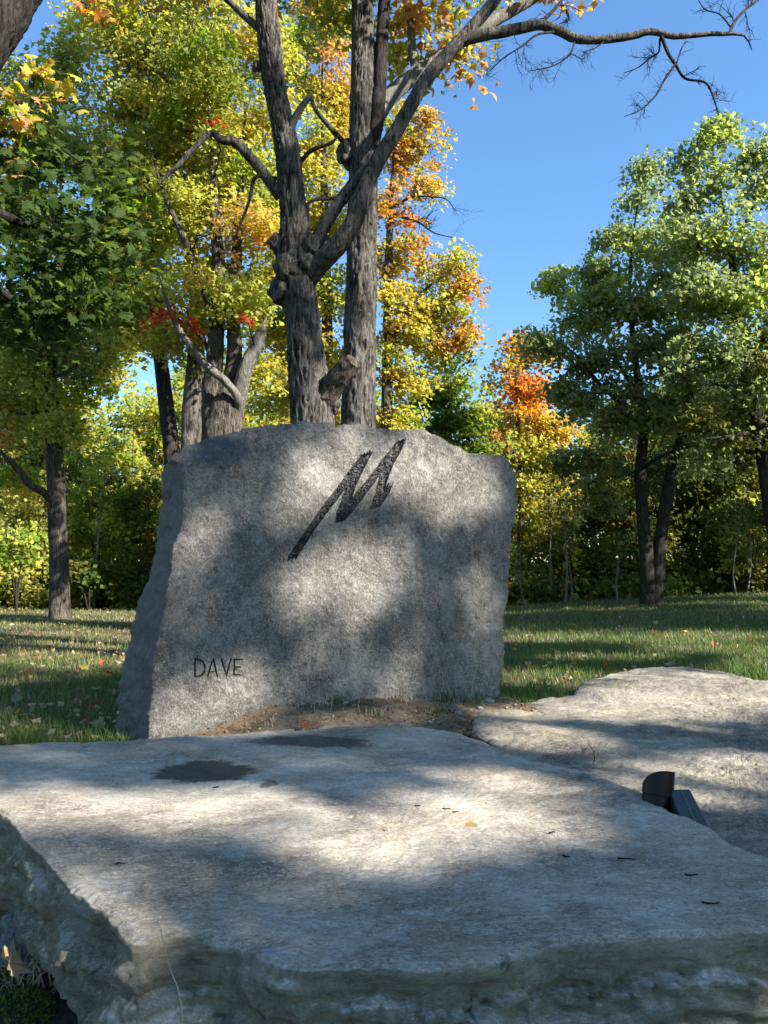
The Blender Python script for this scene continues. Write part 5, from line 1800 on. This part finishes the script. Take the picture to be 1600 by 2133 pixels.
# ------------------------------------------------------------------ the spotlight between the slabs
def spotlight():
    Y = 2.72
    c = at_z(1369, 1668, 0.095)
    root = empty('spotlight', c)
    tag(root, 'black landscape spotlight with a slant-cut shroud tucked between the two slabs', 'spotlight')
    black = plain_material('black_enamel', (0.005, 0.005, 0.006), 0.33, 0.0, 40, 0.3, 0.0)
    for n_ in black.node_tree.nodes:
        if n_.type == 'BSDF_PRINCIPLED':
            n_.inputs['Specular IOR Level'].default_value = 0.2
    grey = plain_material('weathered_bracket', (0.055, 0.055, 0.055), 0.45, 0.3, 30, 0.3, 0.06)
    lens = plain_material('lens_glass', (0.05, 0.055, 0.06), 0.08, 0.0, 10, 0.1, 0.0)
    # shroud: a tube leaning a little, cut on a slant so its mouth looks towards the boulder
    ax = np.array([0.16, 0.16, 0.97])
    ax /= np.linalg.norm(ax)
    ex = np.array([1.0, 0, 0]) - ax[0] * ax
    ex /= np.linalg.norm(ex)
    ey = np.cross(ax, ex)
    n = 48
    r0, L = 0.049, 0.12
    th = np.linspace(0, 2 * PI, n, endpoint=False)
    def ringp(rad, hh):
        return c + (np.cos(th) * rad)[:, None] * ex + (np.sin(th) * rad)[:, None] * ey + hh[:, None] * ax
    # mouth: low on the left, highest on the right
    xx = np.cos(th) * 0.72 - np.sin(th) * 0.69
    cut = 0.040 + 0.062 * (1 - ((1 - xx) / 2) ** 2.0) - 0.010 * np.exp(-((th - 5.9) / 0.10) ** 2)
    rings = [ringp(r0 * 0.9, np.full(n, -0.07)), ringp(r0, np.full(n, -0.055)), ringp(r0, np.full(n, 0.0)), ringp(r0 * 1.0, np.full(n, 0.018)), ringp(r0 * 1.035, np.full(n, 0.020)), ringp(r0 * 1.035, cut * 0.6), ringp(r0 * 1.035, cut),
             ringp(r0 * 0.96, cut), ringp(r0 * 0.95, np.full(n, 0.015)), ringp(0.002, np.full(n, 0.012))]
    mb = MB()
    mb.add(np.concatenate(rings), grid_faces(len(rings), n))
    o = shroud = mb.build('shroud', black, root, c, True)
    o.data.set_sharp_from_angle(angle=math.radians(40))
    mb = MB()
    mb.add(np.concatenate([ringp(r0 * 0.94, np.full(n, 0.022)), ringp(r0 * 0.5, np.full(n, 0.026)), ringp(0.001, np.full(n, 0.028))]), grid_faces(3, n))
    mb.build('lens', lens, shroud, c, True)
    # seam rib on the shroud
    mb = MB()
    for a in (4.45, 4.95):
        p0 = c + ex * math.cos(a) * r0 * 1.03 + ey * math.sin(a) * r0 * 1.03
        tube(mb, np.array([p0 - ax * 0.05, p0, p0 + ax * 0.05]), 0.0014, 5)
    mb.build('rib', black, shroud, c, True)
    # flat box of the mounting arm, running towards the viewer
    zt = 0.137
    A = [at_z(1393, 1644, zt), at_z(1437, 1643, zt), at_z(1487, 1740, 0.045), at_z(1432, 1740, 0.045)]
    A = np.array(A)
    bot = A - np.array([0, 0, 0.055])
    Vb = np.concatenate([A, bot])
    Fb = np.array([(0, 3, 2, 1), (4, 5, 6, 7), (0, 1, 5, 4), (1, 2, 6, 5), (2, 3, 7, 6), (3, 0, 4, 7)])
    mb = MB()
    mb.add(Vb, Fb)
    o = arm = mb.build('mounting_arm', grey, root, c, False)
    bv = o.modifiers.new('bevel', 'BEVEL')
    bv.width = 0.004
    bv.segments = 2
    mb = MB()
    s0, s1 = (A[0] * 0.45 + A[1] * 0.55), (A[3] * 0.45 + A[2] * 0.55)
    tube(mb, np.array([s0, (s0 + s1) / 2, s1]) + [0, 0, 0.0005], 0.0016, 6)
    mb.build('arm_groove_trim', plain_material('bright_edge', (0.22, 0.22, 0.22), 0.35, 0.6), arm, c, True)
    mb = MB()
    k0 = c - ax * 0.03 + ex * 0.045
    k1 = (A[0] + A[1]) / 2 - np.array([0, 0, 0.03])
    tube(mb, catmull([k0, (k0 + k1) / 2, k1], 4), 0.018, 12)
    mb.build('knuckle', black, root, c, True)


spotlight()


# ------------------------------------------------------------------ lawn grass, weeds, leaves, twigs and pebbles
SHADE_POLYS = [S1_rim, S2_rim]


def clear_of_stone(x, y, pad=0.0):
    P = np.stack([x, y], 1)
    m = np.ones(len(P), bool)
    for s in SHADE_POLYS:
        m &= ~in_poly(P, s[::6])
    d = (P - face_o[:2]) @ face_n0[:2]
    u = (P - face_o[:2]) @ face_t[:2]
    m &= ~((d > -0.55) & (d < 1.0) & (u > -0.08) & (u < 1.95))
    return m


def grass():
    r = np.random.default_rng(8)
    n = 230000
    Y = 3.0 * (24.0 / 3.0) ** (r.random(n) ** 0.92)
    x = (r.random(n) * 2 - 1) * (0.60 * Y + 1.2)
    keep = clear_of_stone(x, Y)
    x, Y = x[keep], Y[keep]
    # thinner where the turf is worn
    p = np.stack([x * 0.9, Y * 0.9, np.zeros_like(x)], 1)
    wear = fbm(p, 3, 0.55) * 0.5 + 0.5
    dryness = np.clip(wear * 1.15 - 0.30 + 0.45 * sstep(-1.5, -3.5, x) * sstep(5.5, 8.0, Y) + 0.10 * sstep(8, 12, Y) * sstep(1, 5, x), 0, 1)
    keep = r.random(len(x)) > dryness * 0.45
    x, Y, dryness = x[keep], Y[keep], dryness[keep]
    n = len(x)
    z = ground_z(x, Y) - 0.005
    h = (0.055 + 0.055 * r.random(n) ** 2) * (1 - 0.35 * dryness)
    w = 0.0035 + 0.00075 * Y * (0.7 + 0.6 * r.random(n))
    a = r.random(n) * 2 * PI
    lean = h * (0.25 + 0.6 * r.random(n))
    la = a + PI / 2 + r.normal(size=n) * 0.5
    B = np.stack([x, Y, z], 1)
    wd = np.stack([np.cos(a), np.sin(a), np.zeros(n)], 1) * (w / 2)[:, None]
    ld = np.stack([np.cos(la), np.sin(la), np.zeros(n)], 1) * lean[:, None]
    up = np.array([0, 0, 1.0])
    V = np.stack([B - wd, B + wd, B + ld + up * h[:, None]], 1).reshape(-1, 3)
    i = np.arange(n)[:, None] * 3
    dry = r.random(n) < dryness * 0.85
    gc = np.array([(0.11, 0.18, 0.04), (0.14, 0.215, 0.045), (0.18, 0.24, 0.06), (0.09, 0.16, 0.04)])[r.integers(4, size=n)]
    dc = np.array([(0.30, 0.25, 0.12), (0.24, 0.19, 0.09), (0.20, 0.18, 0.07), (0.36, 0.29, 0.15)])[r.integers(4, size=n)]
    col = np.where(dry[:, None], dc, gc) * (0.75 + 0.5 * r.random((n, 1)))
    mb = MB()
    mb.add(V, i + np.array([[0, 1, 2]]), col)
    tag(mb.build('grass', M_grass, None, (0, 0, 0), False, True), 'mown lawn grass, green with dry tan patches', 'grass', None, 'stuff')
    # fine crumbled litter among the blades
    mb = MB()
    n = 3200
    Y = 3.2 * (22 / 3.2) ** r.random(n)
    x = (r.random(n) * 2 - 1) * (0.6 * Y + 1)
    k = clear_of_stone(x, Y) & ((x < -1.0) | (r.random(n) < 0.45))
    x, Y = x[k], Y[k]
    P = np.stack([x, Y, ground_z(x, Y) + 0.03 + 0.03 * r.random(len(x))], 1)
    pal = np.array([(0.42, 0.30, 0.17), (0.33, 0.20, 0.10), (0.50, 0.38, 0.24), (0.26, 0.13, 0.07)])
    put_leaves(mb, P, rand_frames(len(P), (0, -0.2, 0.8), 0.5, r), 0.05 * (0.5 + 0.8 * r.random(len(P))), pal[r.integers(4, size=len(P))], 'small')
    tag(mb.build('leaf_litter', M_dryleaf, None, (0, 0, 0), False, True), 'small dry leaf crumbs scattered through the turf', 'leaf litter', None, 'stuff')


grass()


def fallen_leaves():
    r = np.random.default_rng(17)
    pal = {'tan': (0.45, 0.33, 0.19), 'brown': (0.25, 0.13, 0.06), 'rust red': (0.40, 0.10, 0.04), 'yellow': (0.50, 0.38, 0.09), 'pale': (0.38, 0.30, 0.20)}
    mesh = {}
    for k, c in pal.items():
        mb = MB()
        Vt, Ft = LEAF['maple']
        Vt = Vt.copy()
        Vt[:, 2] = Vt[:, 2] * -1.3 + 0.12 * np.sin(Vt[:, 0] * 5 + Vt[:, 1] * 3)
        mb.add(Vt, Ft, np.array(c))
        mesh[k] = mb.mesh('fallen_leaf', (0, 0, 0), False, True)
        mesh[k].materials.append(M_dryleaf)
    names = list(pal)
    spots = [(1330, 1383, 'tan'), (1400, 1388, 'pale'), (1265, 1390, 'rust red'), (1405, 1392, 'rust red'), (1195, 1388, 'pale'), (1145, 1388, 'tan'), (1100, 1390, 'tan'), (1120, 1375, 'tan'), (1310, 1322, 'pale'),
             (1445, 1350, 'pale'), (1375, 1362, 'tan'), (1245, 1360, 'tan'), (1290, 1385, 'pale'), (1160, 1360, 'tan'), (1060, 1400, 'brown'), (1500, 1345, 'pale'), (1210, 1345, 'tan'), (1075, 1345, 'tan'),
             (145, 1408, 'tan'), (130, 1447, 'tan'), (190, 1505, 'rust red'), (205, 1510, 'tan'), (155, 1465, 'pale'), (75, 1505, 'pale'), (60, 1400, 'brown'), (30, 1512, 'pale'), (200, 1437, 'tan'), (140, 1538, 'pale'), (213, 1385, 'rust red'),
             (170, 1328, 'pale'), (25, 1305, 'pale'), (110, 1320, 'pale'), (245, 1384, 'tan'), (80, 1290, 'tan'), (200, 1475, 'pale'), (230, 1440, 'tan')]
    for i in range(36):
        if r.random() < 0.5:
            spots.append((r.uniform(-60, 300), r.uniform(1300, 1480), names[r.integers(5)]))
        else:
            spots.append((r.uniform(1050, 1660), r.uniform(1300, 1395), names[r.integers(5)]))
    for px, py, k in spots:
        p = at_z(px, py, 0.04)
        if p[1] > 19 or p[1] < 0:
            continue
        if not clear_of_stone(p[:1], p[1:2])[0]:
            continue
        z = float(ground_z(p[:1], p[1:2])[0])
        o = obj('fallen_leaf', mesh[k], None)
        o.location = (p[0], p[1], z + 0.045)
        o.rotation_euler = (r.normal() * 0.45, r.normal() * 0.45, r.random() * 6.28)
        s = 0.066 * (0.7 + 0.6 * r.random())
        o.scale = (s, s, s)
        tag(o, '%s fallen maple leaf resting on the lawn grass' % k, 'leaf', '%s leaves on the lawn' % k)
    # leaf on the back edge of the slab, and the curled one below the slab
    for px, py, z, k, s, lab in [(633, 1511, SLAB_Z + 0.022, 'rust red', 0.05, 'single small red leaf lying on the back edge of the slab'), (20, 2005, -0.12, 'tan', 0.10, 'curled tan dead leaf on a stalk in the dark gap under the slab')]:
        p = at_z(px, py, z)
        o = obj('fallen_leaf', mesh[k], None)
        o.location = p
        o.rotation_euler = (0.5, 0.9, 1.1) if s > 0.06 else (0.15, 0.1, 0.7)
        o.scale = (s, s, s)
        tag(o, lab, 'leaf')


fallen_leaves()


def tuft(name, lab, base, n, h, spread, cols, r, width=0.004, bend=0.5, cat='grass tuft', group=None, mat=None):
    mb = MB()
    for i in range(n):
        a = r.random() * 2 * PI
        l = h * (0.5 + 0.6 * r.random())
        d = np.array([math.cos(a), math.sin(a), 0]) * l * bend * (0.3 + r.random())
        b = np.asarray(base) + np.array([r.normal() * spread, r.normal() * spread, -0.01])
        pts = np.array([b, b + d * 0.3 + [0, 0, l * 0.55], b + d * 0.7 + [0, 0, l * 0.85], b + d * 1.1 + [0, 0, l * (0.95 - 0.3 * bend * r.random())]])
        pts = catmull(pts, 3)
        a2 = r.random() * PI
        side = np.array([math.cos(a2), math.sin(a2), 0.0])
        w = width * np.linspace(1, 0.15, len(pts))[:, None]
        V = np.concatenate([pts - side * w, pts + side * w])
        k = len(pts)
        Fq = np.array([(j, j + k, j + k + 1, j + 1) for j in range(k - 1)])
        mb.add(V, Fq, np.array(cols[r.integers(len(cols))]) * (0.8 + 0.4 * r.random()))
    o = mb.build(name, mat or M_grass, None, base, False, True)
    o.location = base
    tag(o, lab, cat, group)
    return o


def weeds():
    r = np.random.default_rng(29)
    GR = [(0.06, 0.11, 0.03), (0.09, 0.14, 0.04), (0.12, 0.15, 0.05)]
    DRY = [(0.42, 0.36, 0.22), (0.34, 0.28, 0.16), (0.50, 0.44, 0.30)]

    def dz(px, py):
        z = 0.08
        for _ in range(4):
            p = at_z(px, py, z)
            z = float(dirt_z(p[:1], p[1:2])[0])
        p[2] = z
        return p
    for px, py, n, h, cols, lab in [(700, 1468, 34, 0.07, GR, 'dark green grass tuft at the middle foot of the boulder'), (930, 1462, 46, 0.11, GR + DRY[:1], 'green grass tuft at the right foot of the boulder'),
                                    (985, 1470, 44, 0.11, GR, 'bushy green tuft near the boulder right corner'), (770, 1480, 40, 0.06, GR + DRY, 'mixed green and dry tuft in the bare soil'),
                                    (905, 1478, 20, 0.07, GR, 'small lone green sprout in the brown soil'), (560, 1487, 30, 0.05, DRY + GR[:1], 'short dry tuft near the carved name'), (840, 1462, 34, 0.06, GR + DRY, 'low tuft against the boulder base'),
                                    (640, 1474, 26, 0.05, DRY + GR, 'thin dry tuft between the name and the middle foot')]:
        tuft('grass_tuft', lab, dz(px, py), n, h, 0.035, cols, r, 0.0028, 0.55)
    for px, py, lab in [(1545, 1412, 'bright green grass tuft curling over the back of the buff slab'), (1580, 1418, 'long green grass tuft behind the buff slab edge'), (1520, 1404, 'small green grass tuft at the back corner of the buff slab'), (1130, 1450, 'green grass tuft between the boulder and the buff slab')]:
        p = at_z(px, py, 0.0)
        p[2] = float(ground_z(p[:1], p[1:2])[0])
        tuft('grass_tuft', lab, p, 70, 0.16, 0.07, [(0.12, 0.2, 0.045), (0.16, 0.23, 0.06), (0.09, 0.16, 0.04)], r, 0.004, 0.6)
    for px, py, h, lab in [(745, 1472, 0.30, 'tall pale dry seed stem leaning against the boulder middle'), (688, 1474, 0.27, 'pale branching dry stem left of the taller seed stem'), (980, 1462, 0.24, 'arching dry stem against the shaded right of the boulder'), (850, 1470, 0.17, 'short dry stalk by the boulder foot')]:
        b = dz(px, py)
        mb = MB()
        pts = catmull([b - [0, 0, .01], b + [r.normal() * .02, .01, h * .5], b + [r.normal() * .04 + .02, .02, h * .85], b + [r.normal() * .03 + .05, .0, h]], 5)
        tube(mb, pts, np.linspace(0.0022, 0.0010, len(pts)), 4, col=(0.5, 0.44, 0.32))
        for k in range(9):
            i = r.integers(4, len(pts))
            twiglets_col = r.normal(size=3) * [1, .5, .4] + [0, 0, .7]
            e = pts[i] + twiglets_col / np.linalg.norm(twiglets_col) * (0.03 + 0.04 * r.random())
            tube(mb, np.array([pts[i], (pts[i] + e) / 2 + [0, 0, .004], e]), [0.0014, 0.0016, 0.0022], 4, col=(0.56, 0.5, 0.38))
        o = mb.build('dry_stem', M_dryleaf, None, b, True, True)
        o.location = b
        tag(o, lab, 'dry stem')
    # broad-leaved weed against the slab edge
    for px, py, lab in [(795, 1500, 'broad-leaved green weed against the slab back edge'), (845, 1503, 'small round-leaved weed beside the broad-leaved one')]:
        b = dz(px, py)
        root = empty('weed', b)
        tag(root, lab, 'weed')
        for k in range(9):
            a = k * 2.4
            mb = MB()
            L = 0.045 + 0.03 * r.random()
            d = np.array([math.cos(a), math.sin(a), 0.55 + 0.3 * r.random()])
            d /= np.linalg.norm(d)
            side = np.cross(d, [0, 0, 1])
            side /= np.linalg.norm(side)
            nrm = np.cross(side, d)
            ss = np.linspace(0, 1, 7)
            wv = np.sin(ss ** 0.8 * PI) * 0.017 + 0.0012
            mid = b + d * (ss * L)[:, None] - np.array([0, 0, 1.0]) * (ss ** 2 * L * 0.35)[:, None]
            V = np.concatenate([mid - side * wv[:, None] + nrm * 0.004, mid, mid + side * wv[:, None] + nrm * 0.004])
            Fq = [(j + q * 7, j + 1 + q * 7, j + 8 + q * 7, j + 7 + q * 7) for q in (0, 1) for j in range(6)]
            mb.add(V, Fq, np.array(GR[k % 3]) * 1.4)
            mb.build('leaf', M_leaf, root, b, True, True)
    # dry crumbs, clods and chips on the soil
    mb = MB()
    n = 2600
    u = r.random(n) * 2.2
    d = r.random(n) * 0.8
    xy = face_o[:2] + u[:, None] * face_t[:2] + d[:, None] * face_n0[:2]
    z = dirt_z(xy[:, 0], xy[:, 1])
    P = np.concatenate([xy, (z + 0.004)[:, None]], 1)
    pal = np.array([(0.42, 0.31, 0.18), (0.30, 0.2, 0.11), (0.52, 0.42, 0.27), (0.16, 0.09, 0.05), (0.10, 0.06, 0.04)])
    put_leaves(mb, P, rand_frames(n, (0, 0, 0.9), 0.5, r), 0.016 * (0.4 + 1.2 * r.random(n) ** 2), pal[r.integers(5, size=n)], 'small')
    tag(mb.build('soil_litter', M_dryleaf, None, (0, 0, 0), False, True), 'dry bark and leaf crumbs over the bare soil', 'leaf litter', None, 'stuff')
    peb = rock_material('pebble_stone', (0.22, 0.2, 0.17), (0.36, 0.33, 0.29), (0.5, 0.47, 0.42))
    for px, py, s, lab in [(955, 1484, 0.022, 'pale rounded pebble in the soil near the boulder corner'), (720, 1468, 0.016, 'whitish pebble at the middle foot of the boulder'), (895, 1486, 0.012, 'small white pebble in the brown soil'), (1000, 1476, 0.02, 'flat pebble beside the buff slab'),
                           (858, 1503, 0.012, 'small pebble beside the round-leaved weed'), (848, 1460, 0.01, 'tiny pale chip against the boulder base'), (1020, 1462, 0.03, 'grey stone chip at the boulder right corner'), (680, 1468, 0.01, 'tiny chip left of the whitish pebble')]:
        p = dz(px, py)
        mb = MB()
        small_rock(mb, p + [0, 0, s * 0.2], s, px * 0.37, 16, 10, 0.65)
        o = mb.build('pebble', peb, None, p, True)
        o.location = p
        tag(o, lab, 'pebble')
    for px, py, s in [(967, 1510, 0.035), (985, 1520, 0.03), (1000, 1515, 0.03), (975, 1530, 0.03), (1010, 1532, 0.02), (945, 1505, 0.02)]:
        p = at_z(px, py, 0.07)
        mb = MB()
        small_rock(mb, p, s, px * 0.2, 16, 10, 0.5)
        o = mb.build('soil_clod', M_clod, None, p, True)
        o.location = p
        tag(o, 'dark reddish crumb of soil where the two slabs meet the bare earth', 'soil clod', 'soil clods between the slabs')
    # things lying on the slabs
    for px, py, L, a, lab in [(930, 1687, 0.035, 0.6, 'thick dark bit of twig lying on the sunlit slab'), (950, 1694, 0.025, 0.1, 'thin dark twig bit next to the thicker one'), (870, 1680, 0.02, 0.5, 'short brown twig bit on the sunlit slab'), (1180, 1780, 0.03, 0.9, 'black twig bit on the slab near the spotlight side'),
                              (1305, 1782, 0.06, 0.15, 'long dark twig on the shaded right of the slab'), (1150, 1732, 0.02, 0, 'small dark twig bit in the sunlit middle'), (250, 1805, 0.03, -0.2, 'dark twig bit near the broken left edge of the slab'), (450, 1640, 0.025, -0.3, 'dark twig bit below the damp stain'),
                              (620, 1523, 0.03, -0.15, 'dark twig on the back edge of the slab'), (1480, 1875, 0.05, 0.1, 'dark twig on the shaded far right of the slab'), (1440, 1815, 0.04, 0.2, 'thin dark twig on the blue-grey slab')]:
        p = at_z(px, py, SLAB_Z)
        x, y = p[0], p[1]
        q = np.array([[x, y, SLAB_Z]]) + 2.7
        z = SLAB_Z + float(top1(np.array([x]), np.array([y]))[0]) + float((fbm(q * np.array([1.4, 1.4, 1]), 3, 0.5) * 0.02)[0]) + 0.006
        dvec = np.array([math.cos(a), -math.sin(a) * 0.8, 0])
        c0 = np.array([x, y, z])
        mb = MB()
        tube(mb, catmull([c0 - dvec * L * .4, c0 - dvec * L * .1 + r.normal(size=3) * [.004, .004, .001], c0 + dvec * L * .2 + r.normal(size=3) * [.004, .004, .001], c0 + dvec * L * .4], 4), np.linspace(0.0026, 0.0012, 13), 7)
        o = mb.build('twig', M_bark_dark, None, c0, True)
        o.location = c0
        tag(o, lab, 'twig')
    b = at_z(1228, 1602, 0.06)
    mb = MB()
    tube(mb, catmull([b, at_y(1238, 1585, b[1]), at_y(1236, 1565, b[1]), at_y(1226, 1550, b[1])], 6), np.linspace(0.002, 0.0012, 19), 5)
    o = mb.build('wiry_twig', M_bark_dark, None, b, True)
    o.location = b
    tag(o, 'thin wiry dark twig sticking up between the slabs', 'twig')
    # lower-left corner: moss, dead grass and a long stalk before the slab
    def gnd(px, py):
        p = at_z(px, py, -0.30)
        p[2] = float(ground_z(p[:1], p[1:2])[0])
        return p
    tuft('dead_grass_clump', 'bleached dead grass clump in the gap under the slab corner', gnd(50, 2060), 46, 0.17, 0.04, DRY, r, 0.003, 1.4, 'grass clump', None, M_dryleaf)
    moss = leaf_material('moss', 0.1, 0.05)
    for px, py, s, lab in [(25, 2110, 0.09, 'bright green moss cushion low beside the slab'), (5, 2035, 0.06, 'smaller moss cushion above the dead grass clump')]:
        p = gnd(px, py)
        mb = MB()
        nn = 900
        d = r.normal(size=(nn, 3))
        d[:, 2] = np.abs(d[:, 2])
        d /= np.linalg.norm(d, axis=1)[:, None]
        put_leaves(mb, p + d * s * np.array([1.2, 1.2, 0.6]), rand_frames(nn, (0, 0, 1), 0.8, r), np.full(nn, 0.014), np.array([(0.09, 0.13, 0.02), (0.06, 0.10, 0.02), (0.13, 0.16, 0.03)])[r.integers(3, size=nn)], 'small')
        o = mb.build('moss_cushion', moss, None, p, False, True)
        o.location = p
        tag(o, lab, 'moss')
    b = np.array([-0.32, 1.33, float(ground_z(np.array([-0.32]), np.array([1.33]))[0])])
    mb = MB()
    tube(mb, catmull([b, at_y(382, 2150, 1.36), at_y(352, 2010, 1.38), at_y(328, 1912, 1.40)], 8), np.linspace(0.0016, 0.0006, 25), 5, col=(0.40, 0.36, 0.24))
    o = mb.build('grass_stalk', M_dryleaf, None, b, True, True)
    o.location = b
    tag(o, 'long thin dry grass stalk rising in front of the slab face', 'grass stalk')


M_clod = plain_material('dark_soil', (0.085, 0.05, 0.04), 1.0, 0, 80, 0.5, 0.8)
weeds()
